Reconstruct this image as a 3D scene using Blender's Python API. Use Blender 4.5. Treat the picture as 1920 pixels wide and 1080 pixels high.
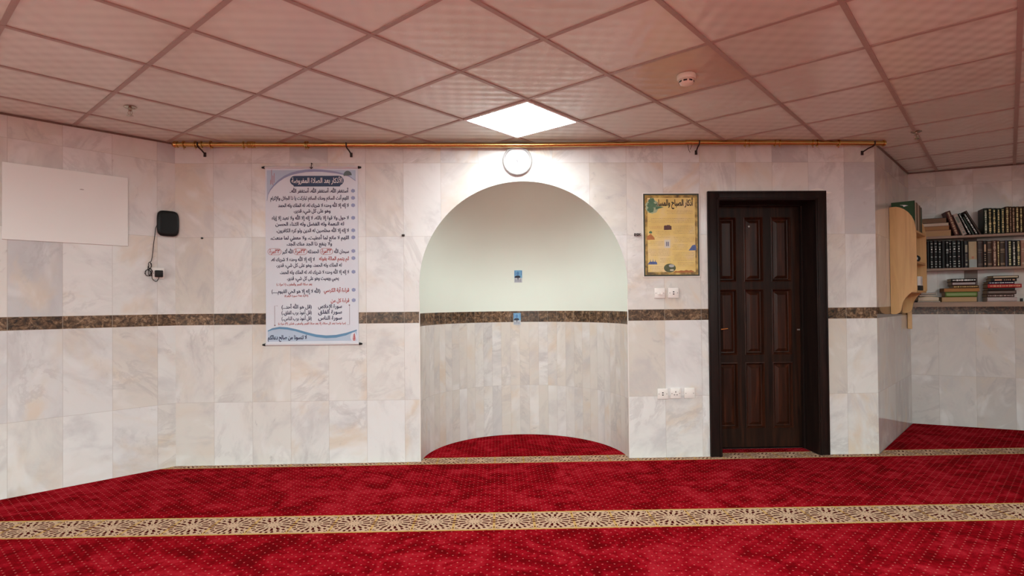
import bpy, bmesh, math, random
from mathutils import Vector, Matrix

for o in list(bpy.data.objects):
    bpy.data.objects.remove(o)
S = bpy.context.scene
COL = S.collection
PI = math.pi
rnd = random.Random(7)

# ------------------------------------------------------------------ camera, world, exposure
cam = bpy.data.cameras.new('camera')
camo = bpy.data.objects.new('camera', cam)
COL.objects.link(camo)
S.camera = camo
cam.sensor_width = 36.0
cam.lens = 1077.2 / 1920 * 36.0
cam.shift_x = (960 - 964.5) / 1920
cam.shift_y = (557.6 - 540) / 1920
cam.clip_start = 0.05
_yaw, _pitch, _roll = math.radians(1.73531647), math.radians(0.63374809), math.radians(-0.54639051)
F = Vector((math.sin(_yaw) * math.cos(_pitch), math.cos(_yaw) * math.cos(_pitch), math.sin(_pitch)))
R0 = Vector((math.cos(_yaw), -math.sin(_yaw), 0))
U0 = R0.cross(F)
Rv = math.cos(_roll) * R0 + math.sin(_roll) * U0
Uv = -math.sin(_roll) * R0 + math.cos(_roll) * U0
camo.matrix_world = Matrix(((Rv.x, Uv.x, -F.x, 0.0), (Rv.y, Uv.y, -F.y, -4.70609),
                            (Rv.z, Uv.z, -F.z, 1.27741), (0, 0, 0, 1)))
W = bpy.data.worlds.new('world')
S.world = W
W.use_nodes = True
W.node_tree.nodes['Background'].inputs[0].default_value = (0.9, 0.95, 1.0, 1)
W.node_tree.nodes['Background'].inputs[1].default_value = 0.4
S.view_settings.view_transform = 'Standard'
S.view_settings.look = 'None'
S.view_settings.gamma = 1.0
S.view_settings.use_curve_mapping = False
S.view_settings.exposure = 0.0
PANEL_FRONT = 27.0          # the lit panel over the alcove
PANEL_FILL = 132.0           # unseen fill panels added behind the camera

# ------------------------------------------------------------------ plan of the room (metres)
H = 2.6
LC = Vector((-2.588, 0.0))                # corner of the left wall and the front wall
LDIR = Vector((-0.7043, -0.7099)).normalized()
RC = Vector((3.170, 0.0))                 # front wall ends, the side of the recess begins
RR = Vector((4.290, 1.136))               # corner of the recess
TD = (RR - RC).normalized()
TN = Vector((TD.y, -TD.x))
RD = Vector((0.8995, -0.4369)).normalized()
RN = Vector((RD.y, -RD.x))
RL = RR + RD * 3.3
LB = LC + LDIR * 6.0
BACK = -9.6
AX, AR, AB, AZ = 0.222, 0.855, 0.93, 1.428   # alcove: centre, half width, depth, springing height
GA = math.radians(47.5486)                # ceiling grid
GB = Vector((math.cos(GA), math.sin(GA)))
GM = Vector((math.sin(GA), -math.cos(GA)))
GA0, GB0 = -2.40386557, -0.36357910


def lw(s, off=0.0, z=0.0):      # left wall: s metres from the corner, off metres into the room
    n = Vector((-LDIR.y, LDIR.x))
    p = LC + LDIR * s + n * off
    return (p.x, p.y, z)


def tw(t, off=0.0, z=0.0):
    p = RC + TD * t + TN * off
    return (p.x, p.y, z)


def rw(s, off=0.0, z=0.0):
    p = RR + RD * s + RN * off
    return (p.x, p.y, z)


ROT_L = math.atan2(-LDIR.y, -LDIR.x)
ROT_T = math.atan2(TD.y, TD.x)
ROT_R = math.atan2(RD.y, RD.x)

# ------------------------------------------------------------------ node helpers


class NT:
    def __init__(self, name, rough=0.5, base=(0.8, 0.8, 0.8), metal=0.0, spec=0.5):
        self.m = bpy.data.materials.new(name)
        self.m.use_nodes = True
        self.t = self.m.node_tree
        self.b = self.t.nodes['Principled BSDF']
        self.b.inputs['Base Color'].default_value = (*base, 1)
        self.b.inputs['Roughness'].default_value = rough
        self.b.inputs['Metallic'].default_value = metal
        self.b.inputs['Specular IOR Level'].default_value = spec
        self.m.diffuse_color = (*base, 1)

    def put(self, sock, v):
        if v is None:
            return
        if isinstance(v, bpy.types.NodeSocket):
            self.t.links.new(v, sock)
        elif isinstance(v, (tuple, list)):
            sock.default_value = (*v, 1) if (len(v) == 3 and sock.type == 'RGBA') else v
        else:
            sock.default_value = v

    def n(self, kind, ins=None, **attrs):
        nd = self.t.nodes.new(kind)
        for k, v in attrs.items():
            setattr(nd, k, v)
        for k, v in (ins or {}).items():
            self.put(nd.inputs[k], v)
        return nd

    def math(self, op, a, b=None, c=None, clamp=False):
        nd = self.t.nodes.new('ShaderNodeMath')
        nd.operation = op
        nd.use_clamp = clamp
        for i, v in enumerate((a, b, c)):
            self.put(nd.inputs[i], v)
        return nd.outputs[0]

    def mix(self, f, a, b):
        nd = self.t.nodes.new('ShaderNodeMix')
        nd.data_type = 'RGBA'
        self.put(nd.inputs['Factor'], f)
        self.put(nd.inputs[6], a)
        self.put(nd.inputs[7], b)
        return nd.outputs[2]

    def ramp(self, f, stops, interp='LINEAR'):
        nd = self.t.nodes.new('ShaderNodeValToRGB')
        nd.color_ramp.interpolation = interp
        e = nd.color_ramp.elements
        while len(e) < len(stops):
            e.new(0.5)
        for el, (p, c) in zip(e, stops):
            el.position = p
            el.color = (*c, 1)
        self.put(nd.inputs[0], f)
        return nd.outputs[0]

    def smooth(self, v, a, b):
        nd = self.t.nodes.new('ShaderNodeMapRange')
        nd.interpolation_type = 'SMOOTHSTEP'
        self.put(nd.inputs[0], v)
        nd.inputs[1].default_value = a
        nd.inputs[2].default_value = b
        return nd.outputs[0]

    def uv(self):
        tc = self.n('ShaderNodeTexCoord')
        sp = self.n('ShaderNodeSeparateXYZ', {0: tc.outputs['UV']})
        return sp.outputs[0], sp.outputs[1]

    def vec(self, x, y=0.0, z=0.0):
        return self.n('ShaderNodeCombineXYZ', {0: x, 1: y, 2: z}).outputs[0]

    def noise(self, v, scale, detail=3.0, rough=0.5, dist=0.0):
        return self.n('ShaderNodeTexNoise', {'Vector': v, 'Scale': scale, 'Detail': detail,
                                             'Roughness': rough, 'Distortion': dist}).outputs[0]

    def color(self, c):
        self.put(self.b.inputs['Base Color'], c)

    def bump(self, h, strength=0.3, dist=0.002):
        nd = self.n('ShaderNodeBump', {'Height': h, 'Strength': strength, 'Distance': dist})
        self.t.links.new(nd.outputs[0], self.b.inputs['Normal'])


def plain(name, c, rough=0.5, metal=0.0, spec=0.5, var=0.06, scale=30.0):
    """a single-coloured material with a little uneven tone"""
    k = NT(name, rough, c, metal, spec)
    tc = k.n('ShaderNodeTexCoord')
    f = k.noise(tc.outputs['Object'], scale, 3)
    a = tuple(x * (1 - var) for x in c)
    b = tuple(min(1, x * (1 + var)) for x in c)
    k.color(k.mix(f, a, b))
    return k.m


def marble(name, u0, pitch, rows, band, palette, seed, vein=0.30, rough=0.24, jointk=0.62):
    k = NT(name, rough)
    u, v = k.uv()
    row = 0.0
    for z in rows:
        g = k.math('GREATER_THAN', v, z)
        row = g if isinstance(row, float) else k.math('ADD', row, g)
    fu = k.math('DIVIDE', k.math('SUBTRACT', u, u0), pitch)
    col = k.math('FLOOR', fu)
    cell = k.vec(col, row, seed)
    wn = k.n('ShaderNodeTexWhiteNoise', {'Vector': cell}, noise_dimensions='3D')
    sp = k.n('ShaderNodeSeparateColor', {0: wn.outputs['Color']})
    r1, r2, r3 = sp.outputs[0], sp.outputs[1], sp.outputs[2]
    ang = k.math('MULTIPLY_ADD', r1, 2.6, -1.0)
    ca, sa = k.math('COSINE', ang), k.math('SINE', ang)
    x = k.math('SUBTRACT', k.math('MULTIPLY', u, ca), k.math('MULTIPLY', v, sa))
    y = k.math('ADD', k.math('MULTIPLY', u, sa), k.math('MULTIPLY', v, ca))
    x = k.math('MULTIPLY_ADD', r2, 37.0, x)
    y = k.math('MULTIPLY_ADD', r3, 41.0, k.math('MULTIPLY', y, 0.55))
    pv = k.vec(x, y, k.math('MULTIPLY', r1, 19.0))
    cloud = k.noise(pv, 5.0, 5, 0.62, 0.5)
    tone = k.ramp(r2, palette, 'LINEAR')
    grey = k.mix(0.58, tone, (0.47, 0.465, 0.475))
    c = k.mix(k.smooth(cloud, 0.44, 0.74), tone, grey)
    warm = k.noise(pv, 3.6, 4, 0.55, 0.4)
    c = k.mix(k.math('MULTIPLY', k.smooth(warm, 0.50, 0.70), k.math('MULTIPLY_ADD', r3, 0.75, 0.12)), c, (0.66, 0.555, 0.435))
    pale = k.noise(pv, 5.1, 3, 0.5, 0.6)
    c = k.mix(k.math('MULTIPLY', k.smooth(pale, 0.52, 0.72), 0.5), c, (0.78, 0.79, 0.785))
    vn = k.noise(pv, 4.2, 7, 0.66, 0.8)
    ridge = k.math('ABSOLUTE', k.math('SUBTRACT', vn, 0.5))
    line = k.math('SUBTRACT', 1.0, k.smooth(ridge, 0.0, 0.06))
    where = k.smooth(k.noise(pv, 2.7, 2), 0.46, 0.66)
    line = k.math('MULTIPLY', k.math('MULTIPLY', line, where), vein)
    c = k.mix(line, c, (0.37, 0.355, 0.36))
    sp1 = k.noise(pv, 13.0, 5, 0.7, 0.6)
    spot = k.math('MULTIPLY', k.smooth(sp1, 0.58, 0.74), k.smooth(k.noise(pv, 2.2, 2), 0.5, 0.66))
    c = k.mix(k.math('MULTIPLY', spot, 0.65), c, (0.40, 0.385, 0.385))
    if band is not None:
        bx = k.vec(u, v, 3.0)
        n1 = k.math('ADD', k.noise(bx, 30.0, 5, 0.65, 0.9), k.math('MULTIPLY', k.math('SUBTRACT', r1, 0.5), 0.10))
        dk = k.ramp(n1, [(0.34, (0.016, 0.009, 0.005)), (0.47, (0.066, 0.037, 0.018)), (0.58, (0.16, 0.093, 0.048)),
                         (0.70, (0.36, 0.24, 0.145))])
        n2 = k.noise(bx, 20.0, 6, 0.7, 2.0)
        crack = k.math('SUBTRACT', 1.0, k.smooth(k.math('ABSOLUTE', k.math('SUBTRACT', n2, 0.52)), 0.0, 0.018))
        crack = k.math('MULTIPLY', crack, k.smooth(k.noise(bx, 6.0, 2), 0.45, 0.62))
        dk = k.mix(k.math('MULTIPLY', crack, 0.75), dk, (0.42, 0.31, 0.22))
        inb = k.math('MULTIPLY', k.math('GREATER_THAN', v, band[0]), k.math('LESS_THAN', v, band[1]))
        c = k.mix(inb, c, dk)
    # joints
    fr = k.math('FRACT', fu)
    du = k.math('MULTIPLY', k.math('MINIMUM', fr, k.math('SUBTRACT', 1.0, fr)), pitch)
    d = du
    for z in rows:
        d = k.math('MINIMUM', d, k.math('ABSOLUTE', k.math('SUBTRACT', v, z)))
    joint = k.math('SUBTRACT', 1.0, k.smooth(d, 0.0006, 0.0022))
    jc = k.mix(0.62, c, (0.30, 0.24, 0.19))
    if band is not None:
        jc = k.mix(inb, jc, (0.50, 0.42, 0.33))
    c = k.mix(k.math('MULTIPLY', joint, jointk), c, jc)
    k.color(c)
    k.bump(k.math('SUBTRACT', 1.0, joint), 0.25, 0.001)
    return k.m


def wood(name, dark, mid, light, axis='Z', rough=0.35, scale=1.0, spec=0.5):
    k = NT(name, rough, mid, 0.0, spec)
    tc = k.n('ShaderNodeTexCoord')
    sc = {'X': (2, 26, 26), 'Y': (26, 2, 26), 'Z': (26, 26, 1.6)}[axis]
    mp = k.n('ShaderNodeMapping', {'Vector': tc.outputs['Object'], 'Scale': tuple(s * scale for s in sc)})
    f = k.noise(mp.outputs[0], 1.0, 5, 0.6, 0.8)
    c = k.ramp(f, [(0.28, dark), (0.5, mid), (0.72, light)])
    k.color(c)
    k.bump(f, 0.12, 0.001)
    return k.m


# ------------------------------------------------------------------ materials
PAL_MAIN = [(0.0, (0.60, 0.57, 0.51)), (0.22, (0.69, 0.69, 0.66)), (0.5, (0.735, 0.745, 0.74)), (0.70, (0.65, 0.62, 0.57)), (0.84, (0.71, 0.71, 0.70)), (1.0, (0.52, 0.53, 0.54))]
PAL_NICHE = [(0.0, (0.64, 0.61, 0.555)), (0.3, (0.665, 0.65, 0.61)), (0.55, (0.69, 0.685, 0.66)), (0.8, (0.66, 0.625, 0.565)), (1.0, (0.60, 0.595, 0.58))]
PAL_RIGHT = [(0.0, (0.58, 0.53, 0.47)), (0.4, (0.63, 0.60, 0.565)), (0.7, (0.57, 0.55, 0.525)), (1.0, (0.53, 0.50, 0.47))]
ROWS = [0.505, 1.128, 1.220, 1.835, 2.435]
BAND = (1.128, 1.220)
M = {}
M['front'] = marble('marble_front', 1.0765, 0.3055, ROWS, BAND, PAL_MAIN, 1.0)
M['left'] = marble('marble_left', -0.170, 0.2975, ROWS, BAND, PAL_MAIN, 2.0)
M['return'] = marble('marble_return', 0.0925, 0.3255, ROWS, BAND, PAL_RIGHT, 3.0, 0.3, 0.07)
M['right'] = marble('marble_right', 0.235, 0.309, ROWS, BAND, PAL_RIGHT, 4.0)
M['niche'] = marble('marble_niche', 0.02, 0.092, [0.482, 1.098, 1.205], (1.098, 1.205), PAL_NICHE, 5.0, 0.30, 0.24, 0.42)
M['plaster'] = plain('sage_plaster', (0.75, 0.825, 0.745), 0.6, spec=0.3, var=0.015, scale=5)
M['backwall'] = plain('back_wall_marble', (0.72, 0.69, 0.65), 0.3, var=0.08, scale=2)
M['slab'] = plain('screed', (0.4, 0.38, 0.36), 0.9)


def carpet_mat():
    k = NT('prayer_carpet', 1.0, spec=0.0)
    x, y = k.uv()
    pos = k.vec(x, y, 0.0)
    n1 = k.noise(pos, 3.2, 4, 0.6, 1.3)
    n2 = k.noise(pos, 9.0, 4, 0.65, 1.2)
    n3 = k.noise(pos, 260.0, 2, 0.6)
    nap = k.math('MULTIPLY_ADD', n2, 0.45, k.math('MULTIPLY', n1, 0.55))
    red = k.ramp(nap, [(0.38, (0.110, 0.0004, 0.0020)), (0.455, (0.185, 0.0007, 0.0040)), (0.525, (0.285, 0.0030, 0.0095)), (0.60, (0.370, 0.0120, 0.0215))])
    red = k.mix(k.math('MULTIPLY', n3, 0.35), red, (0.12, 0.0005, 0.003))
    # dots on a staggered lattice
    ax, by = 0.0592, 0.0550

    def dot(ox, oy):
        fx = k.math('MULTIPLY', k.math('SUBTRACT', k.math('FRACT', k.math('ADD', k.math('DIVIDE', x, ax), ox)), 0.5), ax)
        fy = k.math('MULTIPLY', k.math('SUBTRACT', k.math('FRACT', k.math('ADD', k.math('DIVIDE', y, by), oy)), 0.5), by)
        return k.math('SQRT', k.math('ADD', k.math('MULTIPLY', fx, fx), k.math('MULTIPLY', fy, fy)))
    dd = k.math('MINIMUM', dot(0.0, 0.0), dot(0.5, 0.5))
    dm = k.math('SUBTRACT', 1.0, k.smooth(dd, 0.0026, 0.0056))
    c = k.mix(k.math('MULTIPLY', dm, 0.85), red, (0.50, 0.11, 0.10))
    per = 0.234

    def stripe(yc, half, tilt):
        t = k.math('SUBTRACT', k.math('SUBTRACT', y, yc), k.math('MULTIPLY', x, tilt))
        xx = k.math('MULTIPLY', k.math('SUBTRACT', k.math('FRACT', k.math('DIVIDE', k.math('ADD', x, 0.029), per)), 0.5), per)
        tn = k.math('MULTIPLY', t, 0.1375 / half)
        at, axx = k.math('ABSOLUTE', tn), k.math('ABSOLUTE', xx)

        def polar(px, py):
            r = k.math('SQRT', k.math('ADD', k.math('MULTIPLY', px, px), k.math('MULTIPLY', py, py)))
            return r, k.math('ARCTAN2', py, px)

        def petals(r, th, n, ph, r0, r1, cut):
            mid, hw = (r0 + r1) / 2, (r1 - r0) / 2
            rr = k.math('DIVIDE', k.math('SUBTRACT', r, mid), hw)
            body = k.math('SUBTRACT', 1.0, k.math('MULTIPLY', rr, rr))       # 1 in the middle, 0 at the ends
            lob = k.math('SUBTRACT', k.math('COSINE', k.math('MULTIPLY_ADD', th, n, ph)), cut)
            v = k.math('MINIMUM', body, k.math('MULTIPLY', lob, 1.6))
            return k.smooth(v, 0.0, 0.28)
        r, th = polar(xx, tn)
        h = petals(r, th, 14.0, 0.0, 0.050, 0.094, 0.10)
        h = k.math('MAXIMUM', h, petals(r, th, 22.0, PI, 0.098, 0.121, 0.0))
        h = k.math('MAXIMUM', h, petals(r, th, 14.0, PI, 0.030, 0.046, 0.5))
        r2, th2 = polar(k.math('SUBTRACT', axx, 0.117), k.math('SUBTRACT', at, 0.122))
        h = k.math('MAXIMUM', h, petals(r2, th2, 12.0, 0.4, 0.016, 0.036, 0.2))
        r3, th3 = polar(k.math('SUBTRACT', axx, 0.117), tn)
        h = k.math('MAXIMUM', h, petals(r3, th3, 10.0, 0.0, 0.012, 0.024, 0.3))
        inner = k.math('LESS_THAN', at, 0.119)
        h = k.math('MULTIPLY', h, inner)
        lace = k.noise(k.vec(x, y, 0.0), 190.0, 2)
        cream = k.mix(k.smooth(lace, 0.4, 0.62), (0.44, 0.28, 0.17), (0.60, 0.43, 0.31))
        gold = k.math('MAXIMUM', k.math('GREATER_THAN', at, 0.124), k.math('MULTIPLY', k.math('GREATER_THAN', axx, 0.110), 0.9))
        cream = k.mix(k.math('MULTIPLY', gold, 0.75), cream, (0.50, 0.29, 0.045))
        body = k.mix(h, cream, (0.055, 0.004, 0.004))
        wob = k.math('MULTIPLY', k.math('SUBTRACT', k.noise(k.vec(x, 0.0, 0.0), 34.0, 2), 0.5), 0.014)
        inside = k.math('LESS_THAN', k.math('ADD', k.math('ABSOLUTE', t), wob), half)
        return body, inside
    for yc, half, tilt in ((-1.3055, 0.1375, -0.0065), (0.012, 0.094, 0.0), (-2.72, 0.1375, -0.0065), (-4.1, 0.1375, -0.0065), (-5.5, 0.1375, -0.0065)):
        body, inside = stripe(yc, half, tilt)
        c = k.mix(inside, c, body)
    k.color(c)
    k.b.inputs['Sheen Weight'].default_value = 0.015
    k.b.inputs['Sheen Roughness'].default_value = 0.5
    k.b.inputs['Sheen Tint'].default_value = (1.0, 0.3, 0.3, 1)
    k.bump(k.math('ADD', n3, k.math('MULTIPLY', n2, 0.6)), 0.5, 0.006)
    return k.m


def ceiling_mat():
    k = NT('ceiling_tile', 0.22, spec=0.5)
    x, y = k.uv()
    a = k.math('DIVIDE', k.math('SUBTRACT', k.math('ADD', k.math('MULTIPLY', x, GB.x), k.math('MULTIPLY', y, GB.y)), GA0), 0.6)
    b = k.math('DIVIDE', k.math('SUBTRACT', k.math('ADD', k.math('MULTIPLY', x, GM.x), k.math('MULTIPLY', y, GM.y)), GB0), 0.6)
    ia, ib = k.math('FLOOR', a), k.math('FLOOR', b)
    wn = k.n('ShaderNodeTexWhiteNoise', {'Vector': k.vec(ia, ib, 2.0)}, noise_dimensions='3D')
    c = k.mix(wn.outputs['Value'], (0.68, 0.745, 0.685), (0.73, 0.795, 0.735))
    stain = k.noise(k.vec(x, y, 0.0), 1.7, 3)
    c = k.mix(k.math('MULTIPLY', k.smooth(stain, 0.5, 0.8), 0.25), c, (0.52, 0.42, 0.33))
    old = k.math('MULTIPLY', k.math('COMPARE', ia, 3.0, 0.2), k.math('COMPARE', ib, 3.0, 0.2))
    c = k.mix(k.math('MULTIPLY', old, 0.75), c, (0.56, 0.45, 0.33))
    k.color(c)
    s1 = k.math('SINE', k.math('MULTIPLY', a, 0.6 * 2 * PI / 0.12))
    s2 = k.math('SINE', k.math('MULTIPLY', b, 0.6 * 2 * PI / 0.12))
    h = k.math('MULTIPLY', s1, s2)
    fine = k.noise(k.vec(x, y, 0.0), 120.0, 2)
    k.bump(k.math('MULTIPLY_ADD', fine, 0.12, h), 0.9, 0.0015)
    return k.m


M['carpet'] = carpet_mat()
M['ceiling'] = ceiling_mat()
M['tbar'] = plain('ceiling_grid_metal', (0.40, 0.33, 0.29), 0.5, var=0.1)
M['angle'] = plain('shadow_gap_dark', (0.16, 0.10, 0.075), 0.5)  # dark tone stands for the shadow gap along the ceiling edge
M['door'] = wood('dark_door_wood', (0.008, 0.004, 0.003), (0.020, 0.0085, 0.005), (0.040, 0.014, 0.007), 'Z', 0.42, 1.0, 0.14)
M['doorframe'] = wood('dark_frame_wood', (0.008, 0.005, 0.005), (0.015, 0.0085, 0.007), (0.026, 0.013, 0.010), 'Z', 0.45, 1.0, 0.16)
M['doorpanel'] = wood('reddish_door_panel_wood', (0.012, 0.005, 0.003), (0.032, 0.010, 0.005), (0.075, 0.020, 0.008), 'Z', 0.36, 1.0, 0.2)
M['beech'] = wood('beech_board', (0.50, 0.285, 0.11), (0.60, 0.36, 0.145), (0.67, 0.42, 0.185), 'Z', 0.42, 0.6)
M['shelfwood'] = wood('brown_shelf_board', (0.20, 0.12, 0.075), (0.27, 0.165, 0.105), (0.33, 0.21, 0.14), 'X', 0.45, 0.6)
M['brass'] = plain('polished_brass', (0.60, 0.42, 0.15), 0.25, 1.0, var=0.04)
M['iron'] = plain('dark_bracket_iron', (0.03, 0.022, 0.018), 0.45, 0.6)
M['chrome'] = plain('sprinkler_chrome', (0.50, 0.46, 0.38), 0.22, 1.0)
M['plastic'] = plain('white_plastic', (0.78, 0.75, 0.71), 0.35, var=0.02)
M['plasticwarm'] = plain('cream_plastic', (0.80, 0.76, 0.66), 0.4, var=0.02)
M['hole'] = plain('dark_opening', (0.02, 0.018, 0.018), 0.6)
M['screw'] = plain('screw_metal', (0.30, 0.28, 0.26), 0.4, 0.6)
M['black'] = plain('glossy_black_plastic', (0.007, 0.009, 0.009), 0.34, 0.0, 0.22)
M['blackmatt'] = plain('matt_black_plastic', (0.012, 0.011, 0.011), 0.5, 0.0, 0.25)
M['board'] = plain('white_board_surface', (0.80, 0.82, 0.80), 0.4, var=0.02, scale=2)
M['clockrim'] = plain('clock_rim_plastic', (0.36, 0.36, 0.36), 0.3, var=0.01)
M['clockface'] = plain('clock_face', (0.80, 0.80, 0.79), 0.4, var=0.01)
M['clockhand'] = plain('clock_hand_grey', (0.22, 0.22, 0.23), 0.4)
M['lampframe'] = plain('lamp_frame_white', (0.75, 0.74, 0.72), 0.4)


def emit(name, c, s):
    k = NT(name, 0.5, c)
    k.b.inputs['Emission Color'].default_value = (*c, 1)
    k.b.inputs['Emission Strength'].default_value = s
    return k.m


M['lit'] = emit('lit_diffuser', (0.95, 1.0, 0.99), PANEL_FRONT)
M['litfill'] = emit('fill_diffuser', (0.84, 1.0, 0.975), PANEL_FILL)

# ------------------------------------------------------------------ mesh helpers


class MB:
    def __init__(self):
        self.bm = bmesh.new()

    def box(self, x0, x1, y0, y1, z0, z1, mat=None, bevel=0.0, seg=2):
        r = bmesh.ops.create_cube(self.bm, size=1.0)
        mx = Matrix.Translation(((x0 + x1) / 2, (y0 + y1) / 2, (z0 + z1) / 2)) @ Matrix.Diagonal((x1 - x0, y1 - y0, z1 - z0, 1))
        bmesh.ops.transform(self.bm, matrix=mx, verts=r['verts'])
        if bevel:
            ed = list({e for v in r['verts'] for e in v.link_edges})
            q = bmesh.ops.bevel(self.bm, geom=ed, offset=bevel, segments=seg, affect='EDGES', profile=0.5)
            if mat is not None:
                bmesh.ops.transform(self.bm, matrix=mat, verts=q['verts'])
            return self
        if mat is not None:
            bmesh.ops.transform(self.bm, matrix=mat, verts=r['verts'])
        return self

    def prism(self, pts, axis, a, b, mat=None):
        """polygon pts in the two other axes, extruded from a to b along axis"""
        def co(p, t):
            return {'x': (t, p[0], p[1]), 'y': (p[0], t, p[1]), 'z': (p[0], p[1], t)}[axis]
        v0 = [self.bm.verts.new(co(p, a)) for p in pts]
        v1 = [self.bm.verts.new(co(p, b)) for p in pts]
        n = len(pts)
        self.bm.faces.new(v0)
        self.bm.faces.new(v1[::-1])
        for i in range(n):
            self.bm.faces.new((v0[i], v1[i], v1[(i + 1) % n], v0[(i + 1) % n]))
        if mat is not None:
            bmesh.ops.transform(self.bm, matrix=mat, verts=v0 + v1)
        return self

    def tube(self, pts, r, seg=8, closed=False):
        pts = [Vector(p) for p in pts]
        n = len(pts)
        rings = []
        up = Vector((0.13, 0.31, 0.94)).normalized()
        for i, p in enumerate(pts):
            if closed:
                d = pts[(i + 1) % n] - pts[i - 1]
            else:
                d = pts[min(i + 1, n - 1)] - pts[max(i - 1, 0)]
            d.normalize()
            a = d.cross(up)
            if a.length < 1e-3:
                a = d.cross(Vector((1, 0, 0)))
            a.normalize()
            b = d.cross(a)
            rr = r[i] if isinstance(r, (list, tuple)) else r
            rings.append([self.bm.verts.new(p + (a * math.cos(2 * PI * j / seg) + b * math.sin(2 * PI * j / seg)) * rr) for j in range(seg)])
        m = n if closed else n - 1
        for i in range(m):
            A, B = rings[i], rings[(i + 1) % n]
            for j in range(seg):
                self.bm.faces.new((A[j], A[(j + 1) % seg], B[(j + 1) % seg], B[j]))
        if not closed:
            self.bm.faces.new(rings[0][::-1])
            self.bm.faces.new(rings[-1])
        return self

    def lathe(self, prof, seg=32, mat=None):
        """profile [(r, h)] turned about z"""
        rings = []
        allv = []
        for r, h in prof:
            if r < 1e-6:
                vs = [self.bm.verts.new((0, 0, h))]
            else:
                vs = [self.bm.verts.new((r * math.cos(2 * PI * j / seg), r * math.sin(2 * PI * j / seg), h)) for j in range(seg)]
            rings.append(vs)
            allv += vs
        for A, B in zip(rings[:-1], rings[1:]):
            for j in range(seg):
                q = [A[j % len(A)], A[(j + 1) % len(A)], B[(j + 1) % len(B)], B[j % len(B)]]
                q = list(dict.fromkeys(q))
                if len(q) > 2:
                    self.bm.faces.new(q)
        if mat is not None:
            bmesh.ops.transform(self.bm, matrix=mat, verts=allv)
        return self

    def poly(self, pts):
        self.bm.faces.new([self.bm.verts.new(p) for p in pts])
        return self

    def build(self, name, mat, parent=None, smooth=False, loc=None, rotz=0.0):
        bmesh.ops.recalc_face_normals(self.bm, faces=self.bm.faces)
        me = bpy.data.meshes.new(name)
        self.bm.to_mesh(me)
        self.bm.free()
        me.materials.append(M[mat] if isinstance(mat, str) else mat)
        if smooth:
            me.polygons.foreach_set('use_smooth', [True] * len(me.polygons))
            try:
                me.set_sharp_from_angle(angle=math.radians(38))
            except Exception:
                pass
        o = bpy.data.objects.new(name, me)
        COL.objects.link(o)
        if parent is not None:
            o.parent = parent
        if loc is not None:
            o.location = loc
        o.rotation_euler.z = rotz
        return o


def tag(o, label=None, cat=None, group=None, kind=None):
    if label:
        o['label'] = label
    if cat:
        o['category'] = cat
    if group:
        o['group'] = group
    if kind:
        o['kind'] = kind
    return o


def thing(name, label, cat, loc=(0, 0, 0), rot=(0, 0, 0), group=None):
    o = bpy.data.objects.new(name, None)
    o.empty_display_size = 0.05
    COL.objects.link(o)
    o.location = loc
    o.rotation_euler = rot if isinstance(rot, (tuple, list)) else (0, 0, rot)
    return tag(o, label, cat, group)


def structure(name, verts, faces, uvs, mat, label, cat, parent=None):
    me = bpy.data.meshes.new(name)
    me.from_pydata(verts, [], faces)
    ul = me.uv_layers.new(name='uv')
    for lp in me.loops:
        ul.data[lp.index].uv = uvs[lp.vertex_index]
    me.materials.append(M[mat] if isinstance(mat, str) else mat)
    me.update()
    o = bpy.data.objects.new(name, me)
    COL.objects.link(o)
    if parent is not None:
        o.parent = parent
        o['kind'] = 'structure'
    else:
        tag(o, label, cat, None, 'structure')
    return o


# ------------------------------------------------------------------ room shell
def ell(n=48, r=AR, b=AB):
    return [(AX - r * math.cos(PI * i / n), b * math.sin(PI * i / n)) for i in range(n + 1)]


door_x0, door_x1, door_z = 1.79, 2.70, 2.155
# front wall: one outline with the arch and the doorway cut out
ZB = -0.02
out = [(LC.x, ZB), (AX - AR, ZB)]
out += [(AX - AR * math.cos(PI * i / 64), AZ + AR * math.sin(PI * i / 64)) for i in range(65)]
out += [(AX + AR, ZB), (door_x0, ZB), (door_x0, door_z), (door_x1, door_z), (door_x1, ZB), (RC.x, ZB), (RC.x, H), (LC.x, H)]
structure('wall_front', [(x, 0, z) for x, z in out], [list(range(len(out)))], out, 'front',
          'marble tiled front wall with a brown stone band, arch and doorway', 'wall')


def flat_wall(name, fn, s0, s1, mat, label, flip=False):
    v = [fn(s0, 0, ZB), fn(s1, 0, ZB), fn(s1, 0, H), fn(s0, 0, H)]
    uv = [(s0, ZB), (s1, ZB), (s1, H), (s0, H)]
    f = [3, 2, 1, 0] if flip else [0, 1, 2, 3]
    return structure(name, v, [f], uv, mat, label, 'wall')


flat_wall('wall_left', lw, 0, 6.0, 'left', 'marble tiled left wall with a brown stone band', True)
flat_wall('wall_return', tw, 0, (RR - RC).length, 'return', 'polished marble side of the recess right of the door')
flat_wall('wall_right', rw, 0, 3.3, 'right', 'marble tiled wall behind the bookshelves')
P = [(LB.x, LB.y), (LB.x, BACK)]
structure('wall_back', [(LB.x, BACK, 0), (RL.x, BACK, 0), (RL.x, BACK, H), (LB.x, BACK, H)], [[3, 2, 1, 0]],
          [(0, 0), (14, 0), (14, H), (0, H)], 'backwall', 'plain wall behind the camera', 'wall')
structure('wall_far_left', [(LB.x, LB.y, 0), (LB.x, BACK, 0), (LB.x, BACK, H), (LB.x, LB.y, H)], [[0, 1, 2, 3]],
          [(0, 0), (5, 0), (5, H), (0, H)], 'backwall', 'plain far left wall out of view', 'wall')
structure('wall_far_right', [(RL.x, RL.y, 0), (RL.x, BACK, 0), (RL.x, BACK, H), (RL.x, RL.y, H)], [[0, 1, 2, 3]],
          [(0, 0), (9, 0), (9, H), (0, H)], 'backwall', 'plain far right wall out of view', 'wall')

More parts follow.
